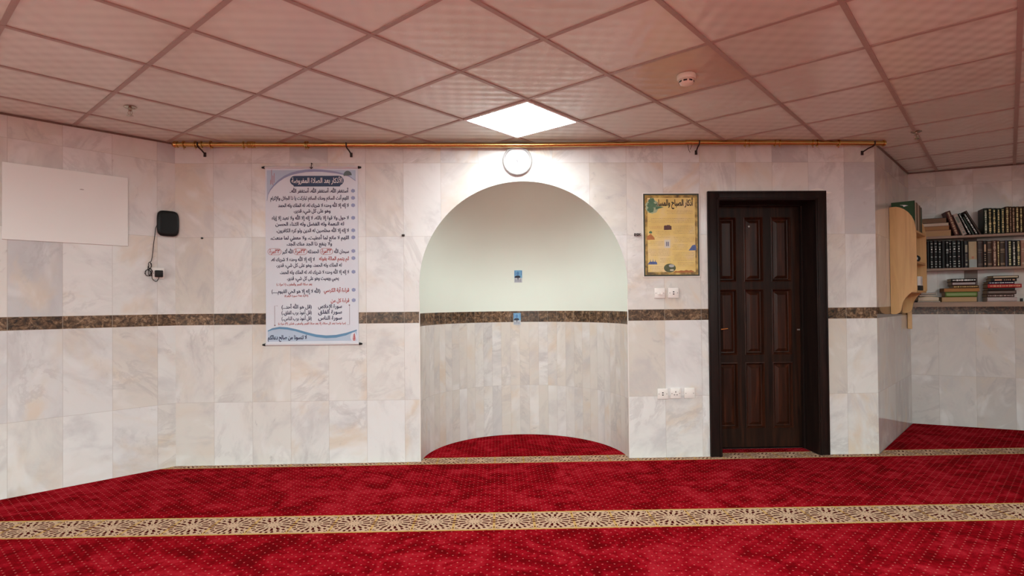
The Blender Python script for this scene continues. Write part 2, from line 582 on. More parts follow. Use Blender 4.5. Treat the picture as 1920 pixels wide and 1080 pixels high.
# alcove: a half-elliptic drum of narrow marble strips, plastered above the band
NZ = 1.205
pts = ell(64)
arc = [0.0]
for a, b in zip(pts[:-1], pts[1:]):
    arc.append(arc[-1] + math.hypot(b[0] - a[0], b[1] - a[1]))
vs, uvs, fs = [], [], []
for (x, y), s in zip(pts, arc):
    vs += [(x, y, ZB), (x, y, NZ)]
    uvs += [(s, ZB), (s, NZ)]
for i in range(64):
    fs.append([2 * i, 2 * i + 1, 2 * i + 3, 2 * i + 2])
al = structure('wall_alcove', vs, fs, uvs, 'niche', 'curved alcove wall of narrow marble strips under the brown band', 'wall')
vs, uvs, fs = [], [], []
NU, NV = 64, 26
rows_ = [NZ, AZ - 0.11] + [None] * (NV + 1)
for j in range(-2, NV + 1):
    for i in range(NU + 1):
        a = PI * i / NU
        if j < 0:
            x, y, z = AX - AR * math.cos(a), AB * math.sin(a), (NZ if j == -2 else (NZ + AZ) / 2)
        else:
            e = PI / 2 * j / NV
            x, y, z = AX - AR * math.cos(a) * math.cos(e), AB * math.sin(a) * math.cos(e), AZ + AR * math.sin(e)
            # the ends of each ring stay on the arch line
        vs.append((x, y, z))
        uvs.append((x, z))
for j in range(NV + 2):
    for i in range(NU):
        q = j * (NU + 1) + i
        fs.append([q, q + NU + 1, q + NU + 2, q + 1])
vault = structure('wall_alcove_vault', vs, fs, uvs, 'plaster', 'pale sage plastered half dome of the alcove', 'wall')
for o in (al, vault):
    o.data.polygons.foreach_set('use_smooth', [True] * len(o.data.polygons))
# marble tile edge standing proud at the two sides of the alcove mouth
k = MB()
for x in (AX - AR, AX + AR):
    k.box(x - 0.0025, x + 0.0025, -0.003, 0.010, 0, AZ - 0.12)
trim = k.build('trim_1', 'plastic')
tag(trim, 'thin pale edge strips at the two sides of the alcove mouth', 'trim', None, 'structure')

# floor slab and ceiling
room = [(LC.x, LC.y), (LB.x, LB.y), (LB.x, BACK), (RL.x, BACK), (RL.x, RL.y), (RR.x, RR.y), (RC.x, RC.y)]
e0 = ell(32)
fl = [(LC.x, LC.y), (LB.x, LB.y), (LB.x, BACK), (RL.x, BACK), (RL.x, RL.y), (RR.x, RR.y), (RC.x, RC.y),
      (2.70, 0), (2.70, 0.30), (1.79, 0.30), (1.79, 0)] + e0[::-1]
structure('floor', [(x, y, -0.012) for x, y in fl], [list(range(len(fl)))], fl, 'slab', 'floor under the carpet', 'floor')
ceil = structure('ceiling', [(x, y, H) for x, y in room], [list(range(len(room)))][::1], room, 'ceiling',
                 'suspended ceiling of square vinyl tiles set at an angle', 'ceiling')


def clip(p, d):
    """pieces of the line p + t d inside the room"""
    ts = []
    for (x0, y0), (x1, y1) in zip(room, room[1:] + room[:1]):
        ex, ey = x1 - x0, y1 - y0
        den = d.x * ey - d.y * ex
        if abs(den) < 1e-9:
            continue
        t = ((x0 - p.x) * ey - (y0 - p.y) * ex) / den
        q = ((x0 - p.x) * d.y - (y0 - p.y) * d.x) / den
        if 0 <= q < 1:
            ts.append(t)
    ts.sort()
    return list(zip(ts[0::2], ts[1::2]))


g = MB()
for nrm, o0, dr in ((GB, GA0, GM), (GM, GB0, GB)):
    for kk in range(-22, 24):
        p = nrm * (o0 + 0.6 * kk)
        for t0, t1 in clip(p, dr):
            if t1 - t0 < 0.05:
                continue
            a, b = p + dr * t0, p + dr * t1
            m = (a + b) / 2
            ang = math.atan2(dr.y, dr.x)
            L = (t1 - t0) / 2
            mx = Matrix.Translation((m.x, m.y, 0)) @ Matrix.Rotation(ang, 4, 'Z')
            g.box(-L, L, -0.012, 0.012, H - (0.005 if dr is GM else 0.0062), H + 0.002, mx)
go = g.build('ceiling_grid', 'tbar', ceil)
go['kind'] = 'structure'
# dark strip painted in for the shadow gap between ceiling and walls
g = MB()
for a, b in ((LC, LC + LDIR * 6.0), (RC, RR), (RR, RR + RD * 3.3), (LC, RC)):
    m, dv = (a + b) / 2, (b - a)
    mx = Matrix.Translation((m.x, m.y, 0)) @ Matrix.Rotation(math.atan2(dv.y, dv.x), 4, 'Z')
    g.box(-dv.length / 2, dv.length / 2, -0.010, 0.010, H - 0.014, H - 0.002, mx)
tag(g.build('trim_2', 'angle'), 'dark strip drawn for the shadow gap where the tiled ceiling meets the walls', 'trim', None, 'structure')

# the carpet, one fitted piece running into the alcove, the doorway and the recess
cp = [(LC.x, LC.y), (LB.x, LB.y), (LB.x, BACK), (RL.x, BACK), (RL.x, RL.y - 0.004), (RR.x + 0.002, RR.y - 0.006), (RC.x + 0.003, RC.y - 0.004),
      (2.655, 0), (2.655, 0.235), (1.85, 0.235), (1.85, 0)] + [(x, y) for x, y in ell(64, AR - 0.003, AB - 0.003)][::-1]
k = MB()
top = [k.bm.verts.new((x, y, 0.0)) for x, y in cp]
bot = [k.bm.verts.new((x, y, -0.010)) for x, y in cp]
k.bm.faces.new(top)
for i in range(len(cp)):
    j = (i + 1) % len(cp)
    k.bm.faces.new((top[i], bot[i], bot[j], top[j]))
uvl = k.bm.loops.layers.uv.new('uv')
for f in k.bm.faces:
    for l in f.loops:
        l[uvl].uv = (l.vert.co.x, l.vert.co.y)
co = k.build('carpet', 'carpet')
tag(co, 'red dotted wall-to-wall prayer carpet with gold and cream lattice stripes', 'carpet')
# ------------------------------------------------------------------ door
d1 = thing('door_1', 'dark brown nine-panel wooden door in a deep frame', 'door')
d1['kind'] = 'structure'
DX0, DX1, DZ, DY = 1.846, 2.658, 2.117, 0.24
k = MB()
k.box(1.747, DX0, -0.016, 0.004, 0, 2.192, bevel=0.003)
k.box(DX1, 2.745, -0.016, 0.004, 0, 2.192, bevel=0.003)
k.box(DX0, DX1, -0.016, 0.004, DZ, 2.192, bevel=0.003)
for a, b in ((DX0 - 0.022, DX0 - 0.008), (DX1 + 0.008, DX1 + 0.022)):
    k.box(a, b, -0.026, -0.012, 0, DZ + 0.022, bevel=0.004)
k.box(DX0 - 0.022, DX1 + 0.022, -0.026, -0.012, DZ + 0.008, DZ + 0.022, bevel=0.004)
for a, b in ((1.747, 1.760), (2.732, 2.745)):
    k.box(a, b, -0.022, -0.014, 0, 2.192, bevel=0.003)
k.box(1.747, 2.745, -0.022, -0.014, 2.180, 2.193, bevel=0.003)
k.build('casing', 'doorframe', d1, True)
k = MB()
k.box(DX0 - 0.03, DX0, 0.002, 0.30, 0, DZ + 0.03)
k.box(DX1, DX1 + 0.03, 0.002, 0.30, 0, DZ + 0.03)
k.box(DX0, DX1, 0.002, 0.30, DZ, DZ + 0.03)
k.box(DX0 - 0.03, DX1 + 0.03, 0.285, 0.30, -0.02, DZ + 0.03)  # unseen plate added behind the leaf to block light leaking under it
k.box(DX1 - 0.012, DX1, 0.205, 0.238, 0.002, DZ)
k.box(DX0, DX0 + 0.012, 0.205, 0.238, 0.002, DZ)
k.box(DX0, DX1, 0.205, 0.238, DZ - 0.012, DZ)
k.build('jamb_and_light_block', 'doorframe', d1)
cols = [(1.915, 2.088), (2.155, 2.325), (2.396, 2.572)]
rws = [(0.176, 0.747), (0.813, 1.385), (1.450, 2.013)]
leaf = thing('leaf', None, None)
leaf.parent = d1
k = MB()
xs = [DX0 + 0.003, cols[0][0], cols[0][1], cols[1][0], cols[1][1], cols[2][0], cols[2][1], DX1 - 0.003]
for a, b in ((0, 1), (2, 3), (4, 5), (6, 7)):
    k.box(xs[a], xs[b], DY, DY + 0.04, 0.012, DZ - 0.003)
zs = [0.012, 0.176, 0.747, 0.813, 1.385, 1.450, 2.013, DZ - 0.003]
for a, b in ((0, 1), (2, 3), (4, 5), (6, 7)):
    for c in cols:
        k.box(c[0], c[1], DY, DY + 0.04, zs[a], zs[b])
k.build('stiles_and_rails', 'door', leaf)
for z0, z1 in rws:
    for x0, x1 in cols:
        k = MB()
        loops = []
        for ins, y in ((0.0, DY - 0.004), (0.006, DY - 0.006), (0.012, DY + 0.002), (0.020, DY + 0.016), (0.026, DY + 0.017),
                       (0.048, DY + 0.004), (0.052, DY + 0.002)):
            loops.append([k.bm.verts.new(p) for p in ((x0 + ins, y, z0 + ins), (x1 - ins, y, z0 + ins), (x1 - ins, y, z1 - ins), (x0 + ins, y, z1 - ins))])
        back = [k.bm.verts.new(p) for p in ((x0, DY + 0.03, z0), (x1, DY + 0.03, z0), (x1, DY + 0.03, z1), (x0, DY + 0.03, z1))]
        loops.insert(0, back)
        for A, B in zip(loops[:-1], loops[1:]):
            for j in range(4):
                k.bm.faces.new((A[j], A[(j + 1) % 4], B[(j + 1) % 4], B[j]))
        k.bm.faces.new(loops[-1])
        k.build('raised_panel', 'doorpanel', leaf)
k = MB()
k.box(1.914, 1.925, DY - 0.006, DY, 0.98, 1.10, bevel=0.002)
k.tube([(1.920, DY - 0.004, 1.040), (1.920, DY - 0.045, 1.040), (1.935, DY - 0.050, 1.041), (1.985, DY - 0.050, 1.046)], 0.006, 8)
tag(k.build('handle', 'brass', leaf, True), 'small brass lever handle')
k = MB()
k.box(2.618, 2.642, DY - 0.004, DY, 1.022, 1.034, bevel=0.001)
tag(k.build('latch_plate', 'screw', leaf), 'small bright metal plate on the right stile')
k = MB()
k.tube([(2.199, DY + 0.004, 1.931), (2.199, DY - 0.012, 1.931)], 0.008, 10)
tag(k.build('peephole', 'screw', leaf, True), 'small metal peephole in the top middle panel')
# rough white filler over the top right corner of the door frame
k = MB()
k.prism([(2.60, 2.194), (2.63, 2.208), (2.68, 2.218), (2.72, 2.210), (2.75, 2.192), (2.80, 2.180), (2.765, 2.170), (2.747, 2.178), (2.747, 2.194)], 'y', -0.006, 0.002)
tag(k.build('trim_3', 'plastic'), 'rough white filler at the top right corner of the door frame', 'trim', None, 'structure')

# ------------------------------------------------------------------ ceiling lights


def ceiling_light(i, j, label, mat):
    c = GB * (GA0 + 0.6 * (i + 0.5)) + GM * (GB0 + 0.6 * (j + 0.5))
    t = thing('ceiling_light', label, 'ceiling light', (c.x, c.y, H), (0, 0, GA), None)
    k = MB()
    for s in (-1, 1):
        k.box(-0.297, 0.297, s * 0.288 - 0.009, s * 0.288 + 0.009, -0.011, -0.002)
        k.box(s * 0.288 - 0.009, s * 0.288 + 0.009, -0.279, 0.279, -0.011, -0.002)
    k.build('frame', 'lampframe', t)
    k = MB()
    k.box(-0.279, 0.279, -0.279, 0.279, -0.009, -0.003)
    k.build('diffuser', mat, t)
    return t


ceiling_light(3, 1, 'lit square light panel in the ceiling in front of the arch', 'lit')
FILL_CELLS = [(-2, 6), (-6, 6), (-2, 10), (-6, 10), (2, 10), (-6, 2), (-10, 2), (-10, 6)]  # grid cells of the added fill panels, chosen for their light
for i, j in FILL_CELLS:
    t = ceiling_light(i, j, 'unseen fill light panel added in the ceiling behind the camera', 'litfill')
    t['group'] = 'fill light panels added behind the camera'

# smoke detector
t = thing('smoke_detector', 'round cream smoke detector under a stained ceiling tile', 'smoke detector', (1.113, -1.411, H))
k = MB()
k.lathe([(0.0, -0.002), (0.052, -0.002), (0.054, -0.006), (0.054, -0.024), (0.050, -0.032), (0.0, -0.032)], 40)
k.build('base', 'plasticwarm', t, True)
k = MB()
k.lathe([(0.0, -0.032), (0.040, -0.032), (0.042, -0.046), (0.036, -0.056), (0.028, -0.060), (0.0, -0.061)], 40)
hd = k.build('sensing_head', 'plasticwarm', t, True)
for a in range(8):
    k = MB()
    mx = Matrix.Rotation(a * PI / 4 + 0.3, 4, 'Z')
    k.box(0.030, 0.0425, -0.010, 0.010, -0.048, -0.039, mx)
    k.build('vent_slot', 'hole', hd)


def sprinkler(x, y, label):
    t = thing('fire_sprinkler', label, 'sprinkler', (x, y, H))
    k = MB()
    k.lathe([(0.0, -0.001), (0.036, -0.001), (0.038, -0.005), (0.030, -0.010), (0.016, -0.012), (0.0, -0.012)], 28)
    k.build('escutcheon', 'chrome', t, True)
    k = MB()
    k.lathe([(0.0, -0.010), (0.013, -0.010), (0.013, -0.026), (0.009, -0.030), (0.0, -0.030)], 16)
    k.build('body', 'chrome', t, True)
    k = MB()
    for s in (-1, 1):
        k.tube([(s * 0.009, 0, -0.028), (s * 0.014, 0, -0.040), (s * 0.011, 0, -0.052), (s * 0.003, 0, -0.058)], 0.0028, 8)
    k.tube([(0, 0, -0.028), (0, 0, -0.058)], 0.0026, 8)
    k.build('frame_arms', 'chrome', t, True)
    k = MB()
    k.lathe([(0.0, -0.058), (0.019, -0.058), (0.020, -0.060), (0.006, -0.063), (0.0, -0.064)], 20)
    k.build('deflector', 'chrome', t, True)


sprinkler(-2.405, -0.86, 'small metal sprinkler in the ceiling near the left wall')
sprinkler(3.298, -0.314, 'small metal sprinkler in the ceiling near the bookshelf recess')

# ------------------------------------------------------------------ curtain rail
t = thing('curtain_rail', 'long brass curtain rail along the top of the front wall', 'curtain rail', (0, -0.07, 2.57))
k = MB()
k.tube([(-2.53, 0, 0.0), (-2.0, 0, -0.003), (-1.0, 0, -0.006), (0.3, 0, -0.008), (1.1, 0, 0.002), (1.64, 0, 0.010)], 0.0185, 16)
k.build('rod', 'brass', t, True)
k = MB()
k.tube([(1.55, -0.002, 0.011), (1.64, -0.002, 0.011), (2.4, 0, 0.008), (3.20, 0, 0.004)], 0.0195, 16)
k.build('rod', 'brass', t, True)


def railz(x):
    P_ = [(-2.53, 0.0), (-2.0, -0.003), (-1.0, -0.006), (0.3, -0.008), (1.1, 0.002), (1.64, 0.010), (2.4, 0.008), (3.2, 0.004)]
    for (a, b), (c, d) in zip(P_[:-1], P_[1:]):
        if a <= x <= c:
            return b + (d - b) * (x - a) / (c - a)
    return 0.0


RY = Matrix.Rotation(PI / 2, 4, 'Y')
k = MB()
k.lathe([(0.0, -0.040), (0.012, -0.036), (0.020, -0.026), (0.026, -0.016), (0.021, -0.004), (0.025, 0.0), (0.025, 0.008), (0.0, 0.008)], 20,
        Matrix.Translation((-2.535, 0, 0)) @ RY)
k.build('finial', 'brass', t, True)
k = MB()
k.lathe([(0.0, -0.004), (0.024, -0.004), (0.026, 0.004), (0.023, 0.014), (0.012, 0.020), (0.0, 0.021)], 20,
        Matrix.Translation((3.20, 0, railz(3.2))) @ RY)
k.build('end_cap', 'brass', t, True)
ring = None
for x in (-2.479, -2.387, -2.341, -2.266, -2.01, -1.521, -1.504, 2.044, 2.080, 2.293, 2.333, 2.609, 2.644, 2.823):
    if ring is None:
        k = MB()
        k.tube([(0, 0.0245 * math.cos(a * PI / 12), 0.0245 * math.sin(a * PI / 12)) for a in range(24)], 0.0045, 6, True)
        k.tube([(0.004 * math.sin(a * PI / 6), 0.0, -0.033 + 0.005 * math.cos(a * PI / 6)) for a in range(12)], 0.0014, 5, True)
        ring = k.build('ring', 'brass', t, True)
        r = ring
    else:
        r = ring.copy()
        COL.objects.link(r)
    r.location = (x, 0, railz(x))
    r.rotation_euler.z = rnd.uniform(-0.25, 0.25)
k = MB()
k.lathe([(0.0, -0.034), (0.0225, -0.034), (0.0255, -0.030), (0.021, -0.026), (0.0265, -0.020), (0.021, -0.014), (0.0275, -0.006), (0.0215, 0.0),
         (0.0275, 0.006), (0.021, 0.014), (0.0255, 0.022), (0.0225, 0.028), (0.0, 0.028)], 20, Matrix.Translation((-1.947, 0, railz(-1.947))) @ RY)
k.build('joining_collar', 'brass', t, True)
for x, dx in ((-2.366, 0.018), (-1.195, 0.020), (1.66, 0.0), (3.119, -0.055)):
    k = MB()
    z = railz(x)
    k.tube([(x, -0.019, z + 0.014), (x, -0.020, z - 0.004), (x, -0.012, z - 0.018), (x, 0.004, z - 0.022), (x + dx * 0.5, 0.03, z - 0.036),
            (x + dx, 0.062, z - 0.058)], 0.0055, 8)
    k.box(x + dx - 0.010, x + dx + 0.010, 0.060, 0.069, z - 0.082, z - 0.046, bevel=0.002)
    k.build('bracket', 'iron', t, True)
k = MB()
k.tube([(1.572, 0, railz(1.57) - 0.016), (1.574, 0.004, -0.022), (1.580, 0.010, -0.045), (1.592, 0.012, -0.066)], 0.0022, 6)
k.tube([(1.606, 0, railz(1.6) - 0.014), (1.600, 0.004, -0.024), (1.592, 0.010, -0.044)], 0.0022, 6)
k.build('wire_hook', 'iron', t, True)

# ------------------------------------------------------------------ wall clock
t = thing('wall_clock', 'round white wall clock under the curtain rail above the arch', 'clock', (0.177, -0.001, 2.448))
RX = Matrix.Rotation(PI / 2, 4, 'X')      # lathe axis z -> -y
k = MB()
k.lathe([(0.0, 0.0), (0.116, 0.0), (0.121, 0.010), (0.121, 0.024), (0.116, 0.034), (0.108, 0.036), (0.102, 0.030), (0.100, 0.020)], 56, RX)
k.build('rim', 'clockrim', t, True)
k = MB()
k.lathe([(0.0, 0.020), (0.101, 0.020)], 56, RX)
k.build('face', 'clockface', t)
for nm, L, w, ang, y in (('minute_hand', 0.072, 0.004, 182, -0.024), ('hour_hand', 0.048, 0.006, 160, -0.0225)):
    k = MB()
    k.box(-w / 2, w / 2, y - 0.0006, y + 0.0006, -0.012, L, Matrix.Rotation(math.radians(ang), 4, 'Y'))
    k.build(nm, 'clockhand', t)
k = MB()
k.lathe([(0.0, 0.020), (0.006, 0.020), (0.006, 0.027), (0.0, 0.028)], 16, RX)
k.build('hub', 'clockhand', t, True)

# ------------------------------------------------------------------ switches and sockets


def plate(x, z, kind, label, loc=None, rotz=0.0, name=None, cat=None, w=0.087, h=0.085):
    nm = name or {'switch': 'light_switch', 'data': 'wall_socket', 'socket': 'wall_socket', 'blank': 'wall_socket'}[kind]
    t = thing(nm, label, cat or ('switch' if kind == 'switch' else 'socket'), loc or (x, -0.001, z), (0, 0, rotz))
    k = MB()
    k.box(-w / 2, w / 2, -0.011, 0.0, -h / 2, h / 2, bevel=0.003)
    k.build('plate', 'plastic', t, True)
    for s in (-1, 1):
        k = MB()
        k.lathe([(0.0, 0.0112), (0.0036, 0.0112), (0.0036, 0.0122), (0.0, 0.0124)], 12, Matrix.Translation((s * 0.032, 0, 0)) @ RX)
        k.build('screw', 'screw', t)
    if kind == 'switch':
        for s in (-1, 1):
            k = MB()
            k.prism([(-0.011, -0.011), (-0.011, 0.011), (-0.013, 0.011), (-0.019, -0.011)], 'x', s * 0.011 - 0.008, s * 0.011 + 0.008)
            k.build('rocker', 'plastic', t)
    if kind == 'data':
        for s in (-1, 1):
            k = MB()
            k.box(-0.006, 0.006, -0.0116, -0.009, s * 0.009 - 0.0045, s * 0.009 + 0.0045)
            k.build('jack', 'hole', t)
    if kind == 'socket':
        for px, pz, a, b in ((0, 0.012, 0.003, 0.006), (-0.011, -0.012, 0.005, 0.0025), (0.011, -0.012, 0.005, 0.0025)):
            k = MB()
            k.box(px - a, px + a, -0.0116, -0.009, pz - b, pz + b)
            k.build('pin_hole', 'hole', t)
        k = MB()
        k.box(0.022, 0.032, -0.015, -0.010, 0.018, 0.034, bevel=0.001)
        k.build('rocker', 'plastic', t)
    return t


plate(1.341, 1.353, 'switch', 'white two-gang switch plate, left of the pair under the yellow poster')
plate(1.456, 1.354, 'data', 'white wall plate with two small jacks under the yellow poster, next to the door')
plate(1.356, 0.524, 'data', 'white low wall plate with two jacks, leftmost of three near the door')
plate(1.463, 0.527, 'socket', 'white low mains socket in the middle of three near the door')
plate(1.579, 0.527, 'blank', 'white low blank plate closest to the door frame, rightmost of three')
plate(0, 0, 'socket', 'white mains socket under the black router on the left wall', lw(0.1255, 0.001, 1.544), ROT_L, w=0.088, h=0.088)

# ------------------------------------------------------------------ router with its cable
t = thing('wifi_router', 'black rounded router with dangling cable on the left wall', 'router', lw(0.058, 0.001, 1.942), (0, 0, ROT_L))


def squircle(w, h, n=48, e=4.2):
    o = []
    for i in range(n):
        a = 2 * PI * i / n
        c, s = math.cos(a), math.sin(a)
        o.append((w / 2 * math.copysign(abs(c) ** (2 / e), c), h / 2 * math.copysign(abs(s) ** (2 / e), s)))
    return o


k = MB()
prev = None
for sc, y in ((0.86, 0.0), (0.97, -0.006), (1.0, -0.016), (0.985, -0.027), (0.93, -0.034), (0.84, -0.0365)):
    cur = [k.bm.verts.new((x * sc, y, z * sc)) for x, z in squircle(0.156, 0.205)]
    if prev:
        for i in range(48):
            k.bm.faces.new((prev[i], prev[(i + 1) % 48], cur[(i + 1) % 48], cur[i]))
    else:
        k.bm.faces.new(cur)
    prev = cur
k.bm.faces.new(prev[::-1])
k.build('body', 'black', t, True)
k = MB()
k.prism([(x * 0.72 + 0.004, z * 0.74) for x, z in squircle(0.156, 0.205, 48, 5)], 'y', -0.0385, -0.036)
k.build('front_cover', 'black', t, True)


def cab(s, z, off=0.012):         # a point on the left wall in the router's own frame
    return (-(s - 0.058), -off, z - 1.942)


path = [cab(0.134, 1.925, 0.018), cab(0.142, 1.90), cab(0.147, 1.85), cab(0.150, 1.82), cab(0.157, 1.77), cab(0.161, 1.72), cab(0.166, 1.67), cab(0.173, 1.637)]
for cx, cz, rx, rz, n, ph in ((0.183, 1.604, 0.010, 0.026, 20, PI / 2), (0.196, 1.545, 0.020, 0.024, 22, PI / 2), (0.180, 1.550, 0.013, 0.028, 14, PI / 2)):
    for i in range(n):
        a = ph + 2 * PI * i / 11
        path.append(cab(cx + rx * math.cos(a) + 0.002 * math.sin(i * 2.1), cz + rz * math.sin(a), 0.010 + 0.004 * (i % 3)))
path += [cab(0.168, 1.505), cab(0.158, 1.488), cab(0.142, 1.479), cab(0.131, 1.486), cab(0.126, 1.505, 0.030), cab(0.126, 1.515, 0.033)]
k = MB()
k.tube(path, 0.0026, 6)
k.build('power_cable', 'blackmatt', t, True)
k = MB()
k.box(*(lambda a, b: (a[0], b[0]))(cab(0.152, 0), cab(0.101, 0)), -0.052, -0.015, 1.513 - 1.942, 1.566 - 1.942, bevel=0.004)
k.build('plug_adapter', 'blackmatt', t, True)

# white board
t = thing('white_board', 'blank white board fixed to the left wall', 'board', lw(0.687, 0.001, 2.0055), (0, 0, ROT_L))
k = MB()
k.box(-0.360, 0.360, -0.012, 0.0, -0.261, 0.261, bevel=0.002)
k.build('panel', 'board', t)
k = MB()
k.prism([(0.060, 0.132), (0.070, 0.137), (0.082, 0.136), (0.090, 0.132), (0.080, 0.129), (0.066, 0.129)], 'y', -0.0125, -0.0115)
tag(k.build('smudge', plain('grey_smudge', (0.45, 0.42, 0.41), 0.6), t), 'small grey smudge')

# little nails and clips
k = MB()
k.tube([(-0.757, 0.0, 1.841), (-0.757, -0.016, 1.841)], [0.008, 0.006], 10)
k.box(-0.770, -0.747, -0.012, -0.004, 1.834, 1.852, bevel=0.002)
tag(k.build('wall_hook', 'iron', None, True), 'small dark hook on the wall left of the arch', 'hook')
k = MB()
k.tube([(-2.372, 0.0, 1.830), (-2.372, -0.010, 1.830)], [0.006, 0.005], 10)
k.tube([(-2.372, -0.010, 1.830), (-2.372, -0.013, 1.830)], [0.008, 0.007], 10)
tag(k.build('wall_nail', 'iron', None, True), 'small dark nail in the tile joint right of the black router', 'nail')
k = MB()
k.tube([(0.318, 0.0, 2.436), (0.318, -0.010, 2.436)], [0.005, 0.004], 8)
k.tube([(0.318, -0.010, 2.436), (0.318, -0.013, 2.436)], [0.007, 0.006], 8)
tag(k.build('wall_nail', 'screw', None, True), 'tiny nail beside the round clock', 'nail')
t = thing('cable_clip', 'small black double clip left of the yellow poster', 'clip', (1.163, -0.001, 1.838))
k = MB()
k.box(-0.027, 0.027, -0.010, 0.0, -0.011, 0.011, bevel=0.002)
k.build('base', 'blackmatt', t)
for s in (-1, 1):
    k = MB()
    k.tube([(s * 0.013 + 0.008 * math.cos(a * PI / 8), -0.013, 0.008 * math.sin(a * PI / 8)) for a in range(16)], 0.003, 6, True)
    k.build('loop', 'screw', t)
# ------------------------------------------------------------------ Arabic lettering
_F = {}
_code = 0xFE80
for ch, n in (('ء', 1), ('آ', 2), ('أ', 2), ('ؤ', 2), ('إ', 2), ('ئ', 4), ('ا', 2), ('ب', 4), ('ة', 2), ('ت', 4), ('ث', 4), ('ج', 4), ('ح', 4), ('خ', 4),
              ('د', 2), ('ذ', 2), ('ر', 2), ('ز', 2), ('س', 4), ('ش', 4), ('ص', 4), ('ض', 4), ('ط', 4), ('ظ', 4), ('ع', 4), ('غ', 4), ('ف', 4), ('ق', 4),
              ('ك', 4), ('ل', 4), ('م', 4), ('ن', 4), ('ه', 4), ('و', 2), ('ى', 2), ('ي', 4)):
    _F[ch] = [chr(_code + i) for i in range(n)]
    _code += n
_LA = {'آ': 0xFEF5, 'أ': 0xFEF7, 'إ': 0xFEF9, 'ا': 0xFEFB}


def shape(s):
    """joined letter forms in left-to-right visual order"""
    for p in ('،', '.', ' ', ''):
        s = ' '.join('\uFDF2' + p if w == 'الله' + p else w for w in s.split(' '))
    s = s.replace('(الله ', '(\uFDF2 ').replace('الله..', '\uFDF2..')
    res, i = [], 0
    prev_joins = False
    while i < len(s):
        ch = s[i]
        if ch == 'ل' and i + 1 < len(s) and s[i + 1] in _LA:
            res.append(chr(_LA[s[i + 1]] + (1 if prev_joins else 0)))
            prev_joins = False
            i += 2
            continue
        f = _F.get(ch)
        if f is None:
            res.append(ch)
            prev_joins = False
        else:
            nxt = s[i + 1] if i + 1 < len(s) else ''
            dual = len(f) == 4
            nj = dual and nxt in _F and len(_F[nxt]) > 1
            res.append(f[3] if (prev_joins and nj) else f[2] if nj else f[1] if (prev_joins and len(f) > 1) else f[0])
            prev_joins = nj
        i += 1
    out_, run = [], []
    for ch in reversed(res):
        if '٠' <= ch <= '٩':
            run.insert(0, ch)
            continue
        out_ += run
        run = []
        out_.append({'(': ')', ')': '('}.get(ch, ch))
    out_ += run
    return ''.join(out_)


def lettering(name, text, parent, mat, xl, xr, zc, size, y, bold=0.0):
    cu = bpy.data.curves.new('lettering', 'FONT')
    cu.body = shape(text)
    cu.size = 1.0
    cu.resolution_u = 2
    cu.bevel_depth = bold
    cu.bevel_resolution = 0
    tmp = bpy.data.objects.new('lettering', cu)
    COL.objects.link(tmp)
    dg = bpy.context.evaluated_depsgraph_get()
    dg.update()
    me = bpy.data.meshes.new_from_object(tmp.evaluated_get(dg))
    bpy.data.objects.remove(tmp)
    bpy.data.curves.remove(cu)
    xs = [v.co.x for v in me.vertices]
    x0, x1 = min(xs), max(xs)
    kx = (xr - xl) / (x1 - x0)
    for v in me.vertices:
        v.co = (xl + (v.co.x - x0) * kx, y - v.co.z * size * 0.6, zc + (v.co.y - 0.27) * size)
    me.name = name
    me.materials.clear()
    me.materials.append(mat)
    o = bpy.data.objects.new(name, me)
    COL.objects.link(o)
    o.parent = parent
    return o


INK = plain('navy_ink', (0.012, 0.012, 0.060), 0.6, 0.0, 0.2)
RED = plain('red_ink', (0.42, 0.045, 0.035), 0.6)
WHITE = plain('white_ink', (0.78, 0.78, 0.80), 0.6)
BLACK = plain('black_ink', (0.03, 0.025, 0.022), 0.6)
SHEET = plain('vinyl_sheet', (0.64, 0.68, 0.75), 0.4, var=0.02, scale=4)
PALEBLUE = plain('pale_blue_print', (0.42, 0.53, 0.66), 0.5, var=0.08, scale=8)
MIDBLUE = plain('mid_blue_print', (0.10, 0.25, 0.42), 0.5, var=0.15, scale=8)
NAVY = plain('navy_plate_print', (0.022, 0.050, 0.11), 0.5)
LILAC = plain('lilac_bullet_print', (0.26, 0.30, 0.48), 0.5)
GREYDOME = plain('dark_dome_print', (0.10, 0.14, 0.15), 0.5)
PINKISH = plain('faded_red_print', (0.45, 0.25, 0.30), 0.5)

# ------------------------------------------------------------------ the hanging scroll
scroll = thing('hanging_banner', 'tall white and blue banner of Arabic prayers hanging left of the arch', 'banner', (-1.495, -0.004, 1.682))
SL, SR, ST, SB = -0.3715, 0.3715, 0.715, -0.715


def bu(u):     # photo column -> banner x
    return SL + (u - 498.0) / 172.5 * (SR - SL)


def bv(v):
    return ST - (v - 315.0) / 330.5 * (ST - SB)


def a1(x, y):   # measured on the upper half
    return bu(480 + x / 6.0), bv(290 + y / 6.0)


def a2(x, y):   # measured on the lower half
    return bu(480 + x / 5.4), bv(460 + y / 5.4)


